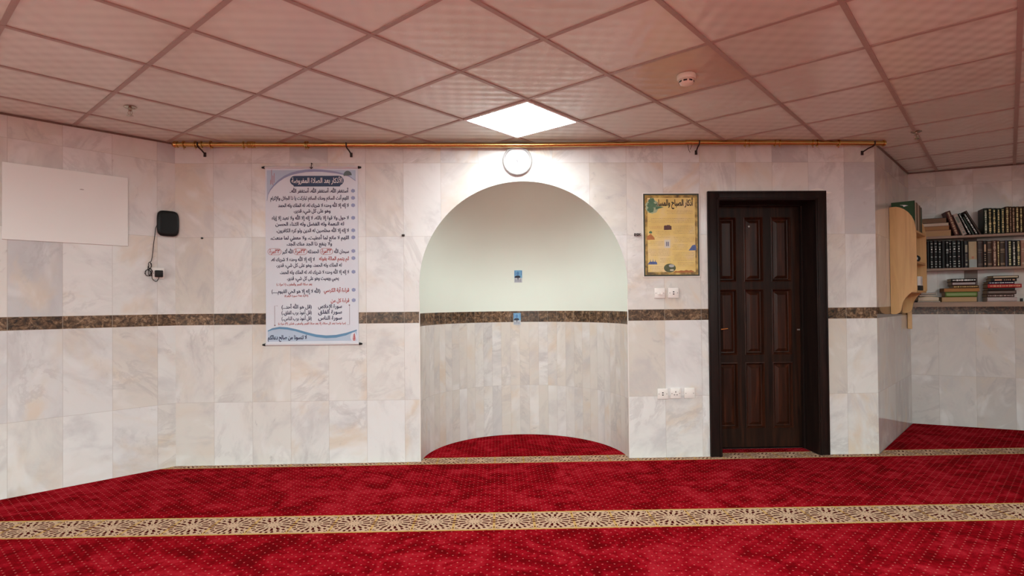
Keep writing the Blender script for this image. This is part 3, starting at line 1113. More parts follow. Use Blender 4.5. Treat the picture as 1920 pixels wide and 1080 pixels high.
k = MB()
k.box(SL, SR, -0.003, 0.0, SB, ST)
k.build('sheet', SHEET, scroll)
for z, nm in ((ST + 0.002, 'top_bar'), (SB - 0.002, 'bottom_bar')):
    k = MB()
    k.tube([(SL - 0.004, -0.004, z), (SR + 0.004, -0.004, z)], 0.0085, 12)
    b = k.build(nm, plain('bar_white_plastic', (0.62, 0.60, 0.62), 0.4), scroll, True)
    for s, x in ((-1, SL), (1, SR)):
        k = MB()
        k.lathe([(0.0, 0.0), (0.010, 0.0), (0.012, 0.006), (0.008, 0.012), (0.009, 0.018), (0.004, 0.026), (0.0, 0.027)], 12,
                Matrix.Translation((x + s * 0.003, -0.004, z)) @ Matrix.Rotation(s * PI / 2, 4, 'Y'))
        k.build('end_knob', 'blackmatt', b, True)
k = MB()
zt = ST
k.tube([(bu(584.5), -0.010, zt - 0.006), (bu(584.5), -0.012, zt + 0.008), (bu(584.3), -0.006, zt + 0.022), (bu(584.5), -0.004, zt + 0.034)], 0.0025, 6)
k.tube([(bu(584.5) - 0.010, -0.012, zt + 0.002), (bu(584.5), -0.014, zt - 0.010), (bu(584.5) + 0.010, -0.012, zt + 0.002)], 0.004, 6)
k.tube([(bu(584.5), 0.003, zt + 0.034), (bu(584.5), -0.010, zt + 0.034)], 0.005, 8)
k.build('hanging_hook', 'blackmatt', scroll, True)


def flat(name, pts, mat, parent, y=-0.0045, th=0.0012):
    k = MB()
    k.prism(pts, 'y', y, y + th)
    return k.build(name, mat, parent)


# header: pale blue corners outside a curved double band
top = bv(319.5)
arcp = [a1(x, y) for x, y in ((128, 520), (140, 450), (165, 400), (205, 350), (255, 303), (320, 258), (400, 222), (480, 203), (560, 190), (650, 186),
                              (740, 188), (830, 198), (910, 210), (985, 228), (1050, 250), (1118, 300))]
flat('header_corner', [(bu(501), arcp[0][1])] + arcp + [(bu(666.5), arcp[-1][1]), (bu(666.5), top), (bu(501), top)], PALEBLUE, scroll, -0.0040)
band = []
for i, (x, z) in enumerate(arcp):
    w = 0.004 + 0.010 * math.sin(PI * i / (len(arcp) - 1))
    band.append((x, z, w))
flat('header_band', [(x, z + w) for x, z, w in band] + [(x, z - w * 0.5) for x, z, w in band][::-1], LILAC, scroll, -0.0046)
dome = [a1(1030 + 46 * math.cos(PI * i / 14), 236 - 50 * math.sin(PI * i / 14)) for i in range(15)]
flat('dome_picture', dome + [a1(985, 244), a1(1030, 240), a1(1090, 262), a1(1110, 262)][:1], GREYDOME, scroll, -0.0052)
k = MB()
for x0, x1, y0, y1 in ((176, 182, 185, 330), (205, 212, 225, 320), (190, 198, 250, 345), (166, 172, 300, 340)):
    (xa, za), (xb, zb) = a1(x0, y1), a1(x1, y0)
    k.box(xa, xb, -0.0050, -0.0040, za, zb)
    k.prism([(xa - 0.001, zb), (xb + 0.001, zb), ((xa + xb) / 2, zb + 0.014)], 'y', -0.0050, -0.0040)
k.build('minaret_picture', PINKISH, scroll)
# title
(x0, z0), (x1, z1) = a1(385, 350), a1(985, 242)
zc, hh = (z0 + z1) / 2, (z1 - z0) / 2
tp = [(x1 - hh + hh * math.cos(a), zc + hh * math.sin(a)) for a in [-PI / 2 + PI * i / 12 for i in range(13)]]
tp += [(x0 + hh + hh * math.cos(a), zc + hh * math.sin(a)) for a in [PI / 2 + PI * i / 12 for i in range(13)]]
ttl = flat('title_plate', tp, NAVY, scroll, -0.0058, 0.002)
(x0, z0), (x1, z1) = a1(420, 362), a1(950, 350)
flat('title_base', [(x0 + 0.006, z0), (x1 - 0.006, z0), (x1, z1 + 0.004), (x0, z1 + 0.004)], NAVY, scroll, -0.0056, 0.002)
LS = 0.040
lettering('title_lettering', 'الأذكار بعد الصلاة المفروضة', scroll, WHITE, a1(402, 0)[0], a1(972, 0)[0], a1(0, 300)[1], 0.058, -0.0064, 0.022)
LINES1 = [('أستغفر الله، أستغفر الله، أستغفر الله..', 380, 1040, 415), ('اللهم أنت السلام ومنك السلام تباركت يا ذا الجلال والإكرام', 165, 1040, 495),
          ('لا إله إلا الله وحده لا شريك له، له الملك وله الحمد', 250, 1040, 577), ('وهو على كل شيء قدير،', 425, 835, 640),
          ('لا حول ولا قوة إلا بالله، لا إله إلا الله ولا نعبد إلا إياه', 180, 1040, 718), ('له النعمة وله الفضل وله الثناء الحسن', 220, 985, 787),
          ('لا إله إلا الله مخلصين له الدين ولو كره الكافرون،', 230, 1040, 860), ('اللهم لا مانع لما أعطيت، ولا معطي لما منعت،', 165, 1040, 942),
          ('ولا ينفع ذا الجد منك الجد،', 345, 850, 1010)]
for s, xa, xb, y in LINES1:
    lettering('text_line', s, scroll, INK, a1(xa, 0)[0], a1(xb, 0)[0], a1(0, y)[1], LS, -0.0042, 0.024)
LINES2 = [('سبحان الله', 785, 935, 70, INK, LS), ('الحمدلله', 520, 632, 70, INK, LS), ('الله أكبر', 262, 370, 70, INK, LS),
          ('٣٣مرة', 660, 758, 66, RED, 0.046), ('٣٣مرة', 394, 498, 66, RED, 0.046), ('٣٣مرة', 136, 240, 66, RED, 0.046),
          ('ثم يتمم المائة بقوله', 635, 935, 142, RED, LS), ('لا إله إلا الله وحده لا شريك له،', 152, 590, 148, INK, LS),
          ('له الملك وله الحمد، وهو على كل شيء قدير،', 205, 862, 207, INK, LS), ('لا إله إلا الله وحده لا شريك له، له الملك وله الحمد،', 240, 935, 278, INK, LS),
          ('يحيي ويميت وهو على كل شيء قدير،', 312, 832, 340, INK, LS), ('بعد صلاة الفجر والمغرب (١٠ مرات)', 205, 562, 398, RED, 0.028),
          ('قراءة آية الكرسي', 680, 935, 462, RED, 0.042), ('(الله لا إله إلا هو الحي القيوم......)', 156, 645, 470, INK, LS),
          ('(الآية ٢٥٥ سورة البقرة)', 286, 522, 515, RED, 0.022), ('قراءة كل من', 750, 935, 567, RED, 0.042),
          ('سورة الإخلاص', 622, 860, 625, INK, 0.044), ('سورة الفلق', 622, 860, 682, INK, 0.044), ('سورة الناس', 622, 860, 742, INK, 0.044),
          ('(قل هو الله أحد...)', 255, 556, 628, INK, LS), ('(قل أعوذ برب الفلق..)', 255, 556, 686, INK, LS), ('(قل أعوذ برب الناس..)', 255, 556, 745, INK, LS),
          ('(مرة واحدة بعد كل صلاة، إلا بعد صلاة الفجر والمغرب فتكرر (٣) مرات)', 220, 900, 795, RED, 0.024)]
for s, xa, xb, y, m, sz in LINES2:
    lettering('text_line', s, scroll, m, a2(xa, 0)[0], a2(xb, 0)[0], a2(0, y)[1], sz, -0.0042, 0.022)
for f, x, y in [(a1, 1089, v) for v in (412, 492, 575, 717, 858, 938)] + [(a2, 980, v) for v in (64, 136, 275, 458, 563)]:
    cx, cz = f(x, y)
    flat('bullet', [(cx + 0.0172 * math.cos(a * PI / 12) * (1 if (a // 2) % 2 else 0.86), cz + 0.0160 * math.sin(a * PI / 12) * (1 if (a // 2) % 2 else 0.88)) for a in range(24)],
         LILAC, scroll)
for xa, xb in ((645, 772), (378, 514), (120, 254)):
    (x0, z0), (x1, z1) = a2(xa, 98), a2(xb, 34)
    zc, hh = (z0 + z1) / 2, (z1 - z0) / 2
    pp = [(x1 - hh + hh * math.cos(a), -0.0040, zc + hh * math.sin(a)) for a in [-PI / 2 + PI * i / 8 for i in range(9)]]
    pp += [(x0 + hh + hh * math.cos(a), -0.0040, zc + hh * math.sin(a)) for a in [PI / 2 + PI * i / 8 for i in range(9)]]
    k = MB()
    k.tube(pp, 0.0013, 5, True)
    k.build('oval_outline', RED, scroll)
for pts_, dotp in (([(915, 808), (938, 808), (938, 612)], (936, 612)), ([(215, 612), (186, 612), (186, 808)], (187, 810))):
    k = MB()
    k.tube([(*a2(*p)[:1], -0.0036, a2(*p)[1]) for p in pts_], 0.0012, 5)
    x, z = a2(*dotp)
    k.tube([(x, -0.003, z), (x, -0.005, z)], 0.0055, 10)
    k.build('bracket_line', plain('maroon_line_print', (0.22, 0.12, 0.13), 0.6), scroll)
# footer waves
up = [(115, 862), (160, 838), (230, 825), (310, 830), (400, 850), (500, 880), (600, 905), (700, 916), (800, 912), (900, 893), (1010, 860)]
lo = [(1010, 872), (900, 918), (800, 940), (700, 944), (600, 932), (500, 905), (400, 872), (310, 853), (230, 846), (160, 856), (115, 872)]
flat('footer_wave', [a2(*p) for p in up + lo], MIDBLUE, scroll, -0.0048)
flat('footer_field', [a2(*p) for p in lo[::-1]] + [a2(1010, 972), a2(115, 972)], PALEBLUE, scroll, -0.0040)
lettering('footer_lettering', 'لا تنسونا من صالح دعائكم', scroll, INK, a2(116, 0)[0], a2(506, 0)[0], a2(0, 935)[1], 0.046, -0.0050, 0.026)
cx, cz = a2(978, 935)
flat('emblem_ground', [(cx + 0.026 * math.cos(a * PI / 8), cz + 0.038 * math.sin(a * PI / 8)) for a in range(16)], SHEET, scroll, -0.0050)
k = MB()
for i, (w, z) in enumerate(((0.020, -0.026), (0.024, -0.017), (0.022, -0.008), (0.018, 0.001), (0.016, 0.010), (0.010, 0.019))):
    k.box(cx - w / 2 + 0.004, cx + w / 2 + 0.004, -0.0058, -0.0050, cz + z - 0.003, cz + z + 0.003)
k.tube([(cx + 0.002, -0.0055, cz - 0.02), (cx + 0.010, -0.0055, cz), (cx + 0.006, -0.0055, cz + 0.030)], 0.0022, 5)
tag(k.build('emblem', RED, scroll), 'small red emblem in the lower right corner')

# ------------------------------------------------------------------ the yellow poster
poster = thing('poster', 'yellow framed poster of Arabic prayers between the arch and the door', 'poster', (1.4455, -0.002, 1.834))
PW, PH = 0.2385, 0.348
GOLD = NT('mottled_gold_print', 0.4)
_tc = GOLD.n('ShaderNodeTexCoord')
GOLD.color(GOLD.ramp(GOLD.noise(_tc.outputs['Object'], 14.0, 4, 0.6), [(0.35, (0.09, 0.055, 0.010)), (0.5, (0.36, 0.22, 0.04)), (0.65, (0.56, 0.40, 0.10))]))
GOLD = GOLD.m
YEL = NT('yellow_print', 0.45)
_tc = YEL.n('ShaderNodeTexCoord')
YEL.color(YEL.ramp(YEL.noise(_tc.outputs['Object'], 5.0, 3, 0.5), [(0.35, (0.66, 0.47, 0.14)), (0.5, (0.73, 0.55, 0.18)), (0.62, (0.72, 0.56, 0.27))]))
YEL = YEL.m
k = MB()
k.box(-PW, PW, -0.003, 0.0, -PH, PH)
k.build('backing', 'plastic', poster)
k = MB()
a, b = PW - 0.007, PH - 0.007
for x0, x1, z0, z1 in ((-a, -a + 0.012, -b, b), (a - 0.012, a, -b, b), (-a + 0.012, a - 0.012, -b, -b + 0.012), (-a + 0.012, a - 0.012, b - 0.012, b)):
    k.box(x0, x1, -0.005, -0.002, z0, z1)
k.build('border', plain('dark_green_border', (0.022, 0.026, 0.010), 0.4), poster)
k = MB()
a, b = a - 0.012, b - 0.012
for x0, x1, z0, z1 in ((-a, -a + 0.022, -b, b), (a - 0.022, a, -b, b), (-a + 0.022, a - 0.022, -b, -b + 0.022), (-a + 0.022, a - 0.022, b - 0.022, b)):
    k.box(x0, x1, -0.0045, -0.002, z0, z1)
k.build('gold_border', GOLD, poster)
a, b = a - 0.022, b - 0.022
k = MB()
k.box(-a, a, -0.0042, -0.002, -b, b)
k.build('sheet', YEL, poster)


def pv(x, y):     # measured on the crop of the poster
    return (-0.2385 + (x - 115) / 540.0 * 0.477, 0.348 - (y - 108) / 770.0 * 0.696)


lettering('title_lettering', 'أذكار الصباح والمساء', poster, BLACK, pv(245, 0)[0], pv(596, 0)[0], pv(0, 204)[1], 0.070, -0.0056, 0.030)
GREYP = plain('faint_text_print', (0.40, 0.26, 0.12), 0.6)
REDP = plain('faint_red_print', (0.50, 0.20, 0.10), 0.6)


def dashes(name, x0, x1, rows_px, mat, seed):
    """rows of fine illegible print, as in the photo: small unreadable strokes"""
    rr = random.Random(seed)
    k = MB()
    for y in rows_px:
        xa, z = pv(x0 + rr.uniform(0, 26), y)
        xe = pv(x1, y)[0]
        while xa < xe:
            w = rr.uniform(0.004, 0.014)
            hgt = rr.uniform(0.0010, 0.0018)
            k.box(xa, min(xa + w, xe), -0.0047, -0.0040, z - hgt, z + hgt)
            xa += w + rr.uniform(0.002, 0.005)
    return k.build(name, mat, poster)


dashes('text_block', 340, 592, (272, 285, 298), GREYP, 1)
dashes('text_block', 170, 600, (342, 355, 367, 380), GREYP, 2)
dashes('text_block', 392, 600, (414, 428, 441, 454, 467, 480), GREYP, 3)
dashes('text_block', 230, 372, (462, 476, 490, 504, 518), GREYP, 4)
dashes('text_block', 390, 600, (516, 530, 543, 556), GREYP, 5)
dashes('text_block', 165, 310, (556, 570, 584), GREYP, 6)
dashes('text_block', 390, 535, (584, 598, 612, 626), GREYP, 7)
dashes('text_block', 165, 372, (624, 638, 652, 666, 680), GREYP, 8)
dashes('text_block', 392, 600, (658, 672, 686, 700, 714, 728), GREYP, 9)
dashes('text_block', 262, 376, (712, 726, 740), GREYP, 10)
dashes('text_block', 165, 300, (786, 800, 814, 828), GREYP, 11)
dashes('text_block', 430, 596, (748, 762, 776), GREYP, 12)
dashes('red_heading', 170, 300, (420, 432), REDP, 13)


def blob(name, pts, mat, y=-0.0052):
    return flat(name, [pv(*p) for p in pts], mat, poster, y, 0.0010)


def ovalp(cx, cy, rx, ry, n=20, jag=0.0, seed=0):
    rr = random.Random(seed)
    return [(cx + rx * math.cos(2 * PI * i / n) * (1 + rr.uniform(-jag, jag)), cy + ry * math.sin(2 * PI * i / n) * (1 + rr.uniform(-jag, jag))) for i in range(n)]


PG = plain('palm_green_print', (0.075, 0.16, 0.085), 0.5, var=0.3, scale=60)
PG2 = plain('pale_green_print', (0.36, 0.42, 0.26), 0.5, var=0.15, scale=40)
blob('tree_glow', ovalp(205, 232, 62, 68, 20, 0.08, 1), PG2, -0.0048)
blob('tree_picture', ovalp(198, 186, 30, 32, 22, 0.25, 2), PG)
blob('tree_picture', ovalp(204, 222, 44, 24, 22, 0.3, 3), PG, -0.0054)
blob('tree_picture', ovalp(192, 262, 36, 26, 20, 0.3, 8), PG, -0.0055)
blob('tree_picture', [(235, 236), (270, 228), (315, 238), (275, 250), (240, 262)], PG, -0.0053)
blob('fort_picture', [(315, 448), (315, 412), (325, 405), (338, 408), (345, 402), (358, 404), (366, 402), (376, 410), (386, 412), (386, 446)],
     plain('maroon_print', (0.085, 0.035, 0.030), 0.5, var=0.4, scale=80))
blob('dune_picture', [(152, 538), (156, 505), (175, 492), (190, 482), (205, 498), (222, 515), (228, 536)], plain('orange_print', (0.42, 0.15, 0.04), 0.5, var=0.3, scale=50))
blob('dune_palm_picture', ovalp(188, 468, 14, 11, 12, 0.3, 5), PG)
blob('card_picture', [(318, 612), (318, 538), (372, 538), (372, 612)], plain('pale_card_print', (0.62, 0.58, 0.50), 0.5), -0.0050)
k = MB()
for x in (338, 354):
    (xa, za), (xb, zb) = pv(x - 5, 596), pv(x + 5, 556)
    k.box(xa, xb, -0.0056, -0.0050, za, zb)
k.build('card_figures', plain('slate_print', (0.16, 0.17, 0.24), 0.5), poster)
BLUEP = plain('blue_print', (0.07, 0.11, 0.28), 0.5, var=0.4, scale=60)
blob('blue_picture', [(545, 637), (565, 612), (580, 590), (605, 584), (617, 600), (615, 636)], BLUEP)
blob('ship_picture', [(160, 762), (172, 740), (180, 738), (183, 712), (188, 738), (204, 736), (208, 708), (212, 736), (226, 738), (230, 716), (234, 738), (244, 742), (248, 762)], BLUEP)
blob('landscape_picture', ovalp(366, 796, 56, 40, 24), plain('landscape_print', (0.07, 0.085, 0.035), 0.5, var=0.6, scale=50))
blob('landscape_sky', ovalp(382, 776, 26, 14, 14), plain('landscape_sky_print', (0.40, 0.42, 0.40), 0.5), -0.0058)
blob('landscape_path', ovalp(385, 815, 20, 8, 12), plain('landscape_path_print', (0.55, 0.50, 0.38), 0.5), -0.0058)
blob('caravan_picture', [(395, 836), (420, 822), (440, 826), (470, 818), (500, 822), (520, 814), (545, 822), (565, 816), (595, 828), (590, 836), (480, 840)],
     plain('rust_print', (0.36, 0.12, 0.025), 0.5, var=0.3, scale=50))

# ------------------------------------------------------------------ stickers in the alcove


def sticker(x, z, w, h, label):
    e = math.asin(max(0.0, z - AZ) / AR)
    tilt = math.atan2(AB * math.sin(e), AR * math.cos(e))
    t = thing('sticker', label, 'sticker', (x, AB * math.cos(e) - 0.0045, z), (tilt, 0, 0))
    k = MB()
    k.box(-w / 2, w / 2, -0.0010, 0.0015, -h * 0.12, h / 2)
    k.build('blue_field', STB, t)
    k = MB()
    k.box(-w / 2, w / 2, -0.0010, 0.0015, -h / 2, -h * 0.12)
    k.build('grey_strip', STG, t)
    flat('emblem', [(w * 0.18 * math.cos(a * PI / 8) - 0.004, h * 0.24 + h * 0.15 * math.sin(a * PI / 8)) for a in range(16)], STL, t, -0.0018, 0.001)
    k = MB()
    for s in (-1, 1):
        k.box(s * w * 0.40 - w * 0.05, s * w * 0.40 + w * 0.05, -0.0018, -0.0008, h * 0.10, h * 0.44)
    k.build('side_marks', STL, t)
    flat('dark_shape', [(-w * 0.45, -h * 0.12), (-w * 0.42, h * 0.01), (-w * 0.2, h * 0.07), (w * 0.1, h * 0.07), (w * 0.28, h * 0.0), (w * 0.22, -h * 0.12),
                        (w * 0.03, -h * 0.12), (w * 0.0, -h * 0.28), (-w * 0.07, -h * 0.28), (-w * 0.09, -h * 0.12)], STD, t, -0.0024, 0.001)
    k = MB()
    for i in range(5):
        k.box(-w * 0.42 + i * w * 0.17, -w * 0.33 + i * w * 0.17, -0.0018, -0.0008, -h * 0.44, -h * (0.20 + 0.03 * (i % 2)))
    k.build('strip_marks', STM, t)


STB = plain('sticker_blue', (0.16, 0.38, 0.58), 0.45)
STG = plain('sticker_grey', (0.50, 0.54, 0.58), 0.45)
STL = plain('sticker_deep_blue', (0.07, 0.22, 0.46), 0.45)
STD = plain('sticker_dark', (0.012, 0.022, 0.045), 0.45)
STM = plain('sticker_mark_grey', (0.24, 0.27, 0.34), 0.45)
sticker(0.2095, 1.5445, 0.077, 0.121, 'small blue and grey sticker on the sage plaster of the alcove')
sticker(0.195, 1.128, 0.072, 0.116, 'small blue sticker over the brown stone band of the alcove')
# ------------------------------------------------------------------ shelf unit on the side of the recess
ua = thing('wall_shelf', 'beech wall shelf with curved end panels on the polished side wall', 'shelf', tw(0.0, 0.0, 0.0), (0, 0, ROT_T))
# own frame: x along the wall, y = -(distance from the wall), z up
prof = [(0.003, 1.155), (0.003, 2.12), (0.055, 2.12), (0.085, 2.110), (0.115, 2.092), (0.145, 2.062), (0.170, 2.025), (0.188, 1.980), (0.198, 1.925), (0.203, 1.86),
        (0.203, 1.360), (0.185, 1.357), (0.160, 1.345), (0.135, 1.322), (0.112, 1.290), (0.095, 1.255), (0.087, 1.215), (0.082, 1.185), (0.068, 1.163), (0.045, 1.152), (0.02, 1.150)]
for x in (0.568, 1.130):
    k = MB()
    k.prism([(-w, z) for w, z in prof], 'x', x, x + 0.018)
    k.build('end_panel', 'beech', ua)
for z in (1.882, 1.607, 1.345):
    k = MB()
    k.box(0.586, 1.130, -0.198, -0.003, z, z + 0.018)
    k.build('shelf_board', 'beech', ua)

# shelf unit on the end wall of the recess
ub = thing('bookshelf', 'long three-tier wall bookshelf at the back of the recess', 'shelf', rw(0, 0, 0), (0, 0, ROT_R))
SD = 0.205
for z0, z1 in ((1.883, 1.905), (1.566, 1.588), (1.206, 1.253)):
    k = MB()
    k.prism([(0.006, -0.003), (-0.060, -SD), (1.30, -SD), (1.30, -0.003)], 'z', z0, z1)
    k.build('shelf_board', 'shelfwood', ub)
k = MB()
k.prism([(-0.003, 1.03), (-0.003, 2.0), (-SD, 2.0), (-SD, 1.25), (-0.16, 1.2), (-0.06, 1.03)], 'x', 1.30, 1.318)
k.build('end_panel', 'beech', ub)
k = MB()
k.box(-0.062, -0.022, -0.200, -0.180, 0.985, 1.206, bevel=0.004)
k.build('bracket_foot', 'beech', ub)
k = MB()
k.box(0.46, 0.565, -0.012, -0.003, 1.253, 1.883)  # thin dark brown upright strip against the wall between the tiers
k.build('back_strip', plain('dark_brown_strip', (0.16, 0.115, 0.095), 0.5), ub)

# ------------------------------------------------------------------ books
CLOTH = {}


def cloth(c, rough=0.4):
    if c not in CLOTH:
        CLOTH[c] = plain('book_cloth', c, rough, 0.0, 0.2, var=0.12, scale=20)
    return CLOTH[c]


PAGES = plain('book_pages', (0.52, 0.40, 0.26), 0.8, var=0.15, scale=150)
PAGES2 = plain('pale_book_pages', (0.58, 0.52, 0.42), 0.8, var=0.15, scale=150)
GILT = plain('spine_gilt', (0.46, 0.36, 0.15), 0.4, 0.3)
SILVER = plain('spine_silver', (0.52, 0.51, 0.48), 0.4, 0.3)
TAN = plain('spine_tan_print', (0.44, 0.30, 0.18), 0.5)


def book(label, loc, rot, w, h, d, cover, style=None, ink=None, pages=None, group=None, seed=0, name='book', print_face=None):
    """own frame: x thickness, y from the spine inwards, z up"""
    t = thing(name, label, 'book', loc, rot, group)
    rr = random.Random(seed * 131 + int(w * 9999) + int(h * 7777))
    c = min(0.0030, w * 0.12)
    k = MB()
    k.box(0, c, 0.004, d, 0, h)
    k.box(w - c, w, 0.004, d, 0, h)
    n = 6
    sp = [(w / 2 - (w / 2) * math.cos(PI * i / n), 0.004 - min(0.006, w * 0.22) * math.sin(PI * i / n)) for i in range(n + 1)]
    k.prism(sp + [(w, 0.008), (0, 0.008)], 'z', 0, h)
    k.build('cover', cloth(cover), t, True)
    k = MB()
    k.box(c, w - c, 0.008, d - 0.004, 0.004, h - 0.004)
    k.build('pages', pages or PAGES, t)
    yb = 0.004 - min(0.006, w * 0.22)
    if style:
        k = MB()
        if style == 'bands':            # raised bands across the spine
            for f in (0.06, 0.16, 0.24, 0.42, 0.60, 0.78, 0.90):
                k.box(w * 0.27, w * 0.73, yb - 0.0008, yb + 0.003, h * f - 0.0020, h * f + 0.0020)
            k.box(w * 0.36, w * 0.64, yb - 0.0008, yb + 0.003, h * 0.67, h * 0.72)
        elif style == 'column':         # ornamental strip down the spine
            z = h * 0.05
            while z < h * 0.93:
                L = rr.uniform(0.005, 0.022)
                e = rr.uniform(0.24, 0.40)
                k.box(w * e, w * (1 - e), yb - 0.0008, yb + 0.003, z, min(z + L, h * 0.95))
                z += L + rr.uniform(0.002, 0.009)
        elif style == 'title':          # a title block and a foot mark
            k.box(w * 0.25, w * 0.75, yb - 0.0008, yb + 0.003, h * 0.58, h * 0.86)
            k.box(w * 0.30, w * 0.70, yb - 0.0008, yb + 0.003, h * 0.08, h * 0.16)
            for i in range(4):
                z = h * (0.24 + 0.075 * i)
                k.box(w * 0.28, w * 0.72, yb - 0.0008, yb + 0.003, z, z + h * rr.uniform(0.015, 0.04))
        elif style == 'lines':
            for f in (0.08, 0.12, 0.55, 0.62, 0.66, 0.92):
                k.box(w * 0.15, w * 0.85, yb - 0.0008, yb + 0.003, h * f, h * f + 0.004)
        elif style == 'strip':
            k.box(w * 0.22, w * 0.78, yb - 0.0008, yb + 0.003, h * 0.04, h * 0.96)
        k.build('spine_print', ink or GILT, t)
    return t


def ORD(i):
    return ('first', 'second', 'third', 'fourth', 'fifth', 'sixth', 'seventh', 'eighth', 'ninth', 'tenth', 'eleventh', 'twelfth')[i]


Z1, Z2, Z3 = 1.9055, 1.5885, 1.2535
FR = 0.192                       # spines stand this far from the wall

# top tier, upright
GRN = (0.012, 0.020, 0.011)
for i, (s0, s1, zt_) in enumerate(((0.572, 0.605, 2.159), (0.605, 0.638, 2.157), (0.638, 0.671, 2.154), (0.671, 0.703, 2.151), (0.703, 0.736, 2.149))):
    book('dark green gilt book standing on the top tier, %s green one from the left' % ORD(i), rw(s0 + 0.0005, FR, Z1), (0, 0, ROT_R), s1 - s0 - 0.001, zt_ - Z1, 0.165,
         GRN, 'column', plain('pale_gilt', (0.42, 0.42, 0.30), 0.4, 0.2) if i == 0 else CLOTH.get('pg', None) or GILT, PAGES, 'green volumes on the top tier', i)
for i, (s0, s1, zt_) in enumerate(((0.738, 0.770, 2.162), (0.770, 0.788, 2.160), (0.788, 0.814, 2.158), (0.814, 0.844, 2.156), (0.844, 0.871, 2.154), (0.871, 0.903, 2.154))):
    book('brown and gold book on the top tier, %s brown one right of the green set' % ORD(i), rw(s0 + 0.0005, FR, Z1), (0, 0, ROT_R), s1 - s0 - 0.001, zt_ - Z1, 0.165,
         (0.045, 0.026, 0.012), 'column', TAN if i in (1, 2) else GILT, PAGES, 'brown and gold volumes on the top tier', 10 + i)
# top tier, leaning
LEAN = [('leaning book with a red-brown and gold spine beside the flat stack on the top tier', 0.343, 17, 0.040, 0.252, (0.085, 0.030, 0.022), 'column', TAN),
        ('pale grey leaning book with a green patch on the top tier', 0.405, 20, 0.037, 0.222, (0.40, 0.36, 0.32), 'title', plain('grey_green_print', (0.16, 0.21, 0.17), 0.5)),
        ('black leaning book with gilt lettering next to the pale grey one', 0.459, 22.5, 0.018, 0.232, (0.012, 0.016, 0.012), 'column', SILVER),
        ('thin dark green leaning book between two black ones on the top tier', 0.486, 24, 0.016, 0.195, (0.022, 0.045, 0.034), None, None),
        ('black leaning book with silver lettering on the top tier', 0.508, 25, 0.024, 0.232, (0.014, 0.012, 0.010), 'column', SILVER),
        ('tallest leaning dark brown book, nearest the green set', 0.540, 26, 0.017, 0.262, (0.040, 0.026, 0.018), None, None)]
for i, (lb, s, an, w, h, c, st, ink) in enumerate(LEAN):
    book(lb, rw(s, FR, Z1), (0, math.radians(-an), ROT_R), w, h, 0.150, c, st, ink, PAGES, 'leaning books on the top tier', 20 + i)


def flatbook(label, s0, s1, z0, z1, c, style=None, ink=None, pages=None, d=0.155, out=False, group=None, seed=0, turn=0.0, off=None):
    """a book lying on its side; out=True shows the page edges instead of the spine"""
    fo = FR if off is None else off
    L = s1 - s0
    if not out:
        return book(label, rw(s1, fo, z0), (0, -PI / 2, ROT_R + turn), z1 - z0, L, d, c, style, ink, pages, group, seed)
    # turned round: spine to the wall
    p = rw(s0, fo - d, z0)
    return book(label, p, (0, -PI / 2, ROT_R + PI + turn), z1 - z0, L, d, c, style, ink, pages, group, seed)


gz = [Z1, 1.968, 2.009, 2.040, 2.090]
TANP = plain('tan_book_pages', (0.44, 0.29, 0.15), 0.8, var=0.12, scale=200)
for i, (lb, s1, c, pg) in enumerate((('thick tan book lying at the bottom of the flat stack on the top tier', 0.316, (0.20, 0.085, 0.045), TANP),
                                     ('brown-orange book lying second from the bottom of the top tier stack', 0.302, (0.22, 0.11, 0.045), plain('orange_brown_pages', (0.34, 0.19, 0.08), 0.8)),
                                     ('thin pale book lying third in the top tier stack', 0.298, (0.40, 0.30, 0.20), PAGES2),
                                     ('dark brown book with a black cover lying on top of the top tier stack', 0.280, (0.012, 0.010, 0.008), plain('dim_brown_pages', (0.19, 0.125, 0.075), 0.8)))):
    flatbook(lb, 0.03, s1, gz[i], gz[i + 1] - 0.0005, c, None, None, pg, out=True, group='flat stack on the top tier', seed=30 + i)

# middle tier
BLK = (0.005, 0.005, 0.005)
mids = [(0.015, 0.048), (0.048, 0.082), (0.082, 0.115), (0.115, 0.135), (0.135, 0.168), (0.168, 0.203), (0.203, 0.233), (0.233, 0.266), (0.266, 0.292), (0.292, 0.315), (0.315, 0.358), (0.358, 0.388), (0.388, 0.413)]
sty = ['bands', 'bands', 'bands', None, 'bands', 'bands', 'bands', None, 'lines', 'bands', 'bands', 'bands', None]
lbl = ['black book, third from the shelf end panel, mostly hidden behind it on the middle tier', 'black silver-banded book tucked behind the beech end panel on the middle tier',
       'black silver-banded book at the very edge of the beech end panel on the middle tier', 'narrow plain black book, first fully seen on the middle tier',
       'black silver-banded book, second fully seen on the middle tier', 'black book with the brightest silver bands, third fully seen on the middle tier',
       'black silver-banded book left of the plain black one on the middle tier', 'plain black unmarked book among the silver-banded ones on the middle tier',
       'black book with thin silver lines right of the plain black one on the middle tier', 'narrow black silver-banded book left of the widest black one on the middle tier',
       'widest black book with a maroon patch and silver bands on the middle tier', 'black silver-banded book right of the widest one on the middle tier',
       'narrow plain dark book left of the gilt black one on the middle tier']
for i, ((s0, s1), st, lb) in enumerate(zip(mids, sty, lbl)):
    if i < 3:          # wholly behind the beech end panel
        continue
    book(lb, rw(s0 + 0.0005, FR, Z2), (0, 0, ROT_R), s1 - s0 - 0.001, 0.276 - 0.0009 * i + 0.002 * (i % 3), 0.165, BLK, st, SILVER, PAGES, 'black volumes on the middle tier', 40 + i)
book('black book with pale gilt spine left of the cream one on the middle tier', rw(0.4135, FR, Z2), (0, 0, ROT_R), 0.035, 0.259, 0.160, (0.014, 0.013, 0.016), 'title', plain('dull_gilt', (0.30, 0.28, 0.20), 0.5), PAGES, None, 60)
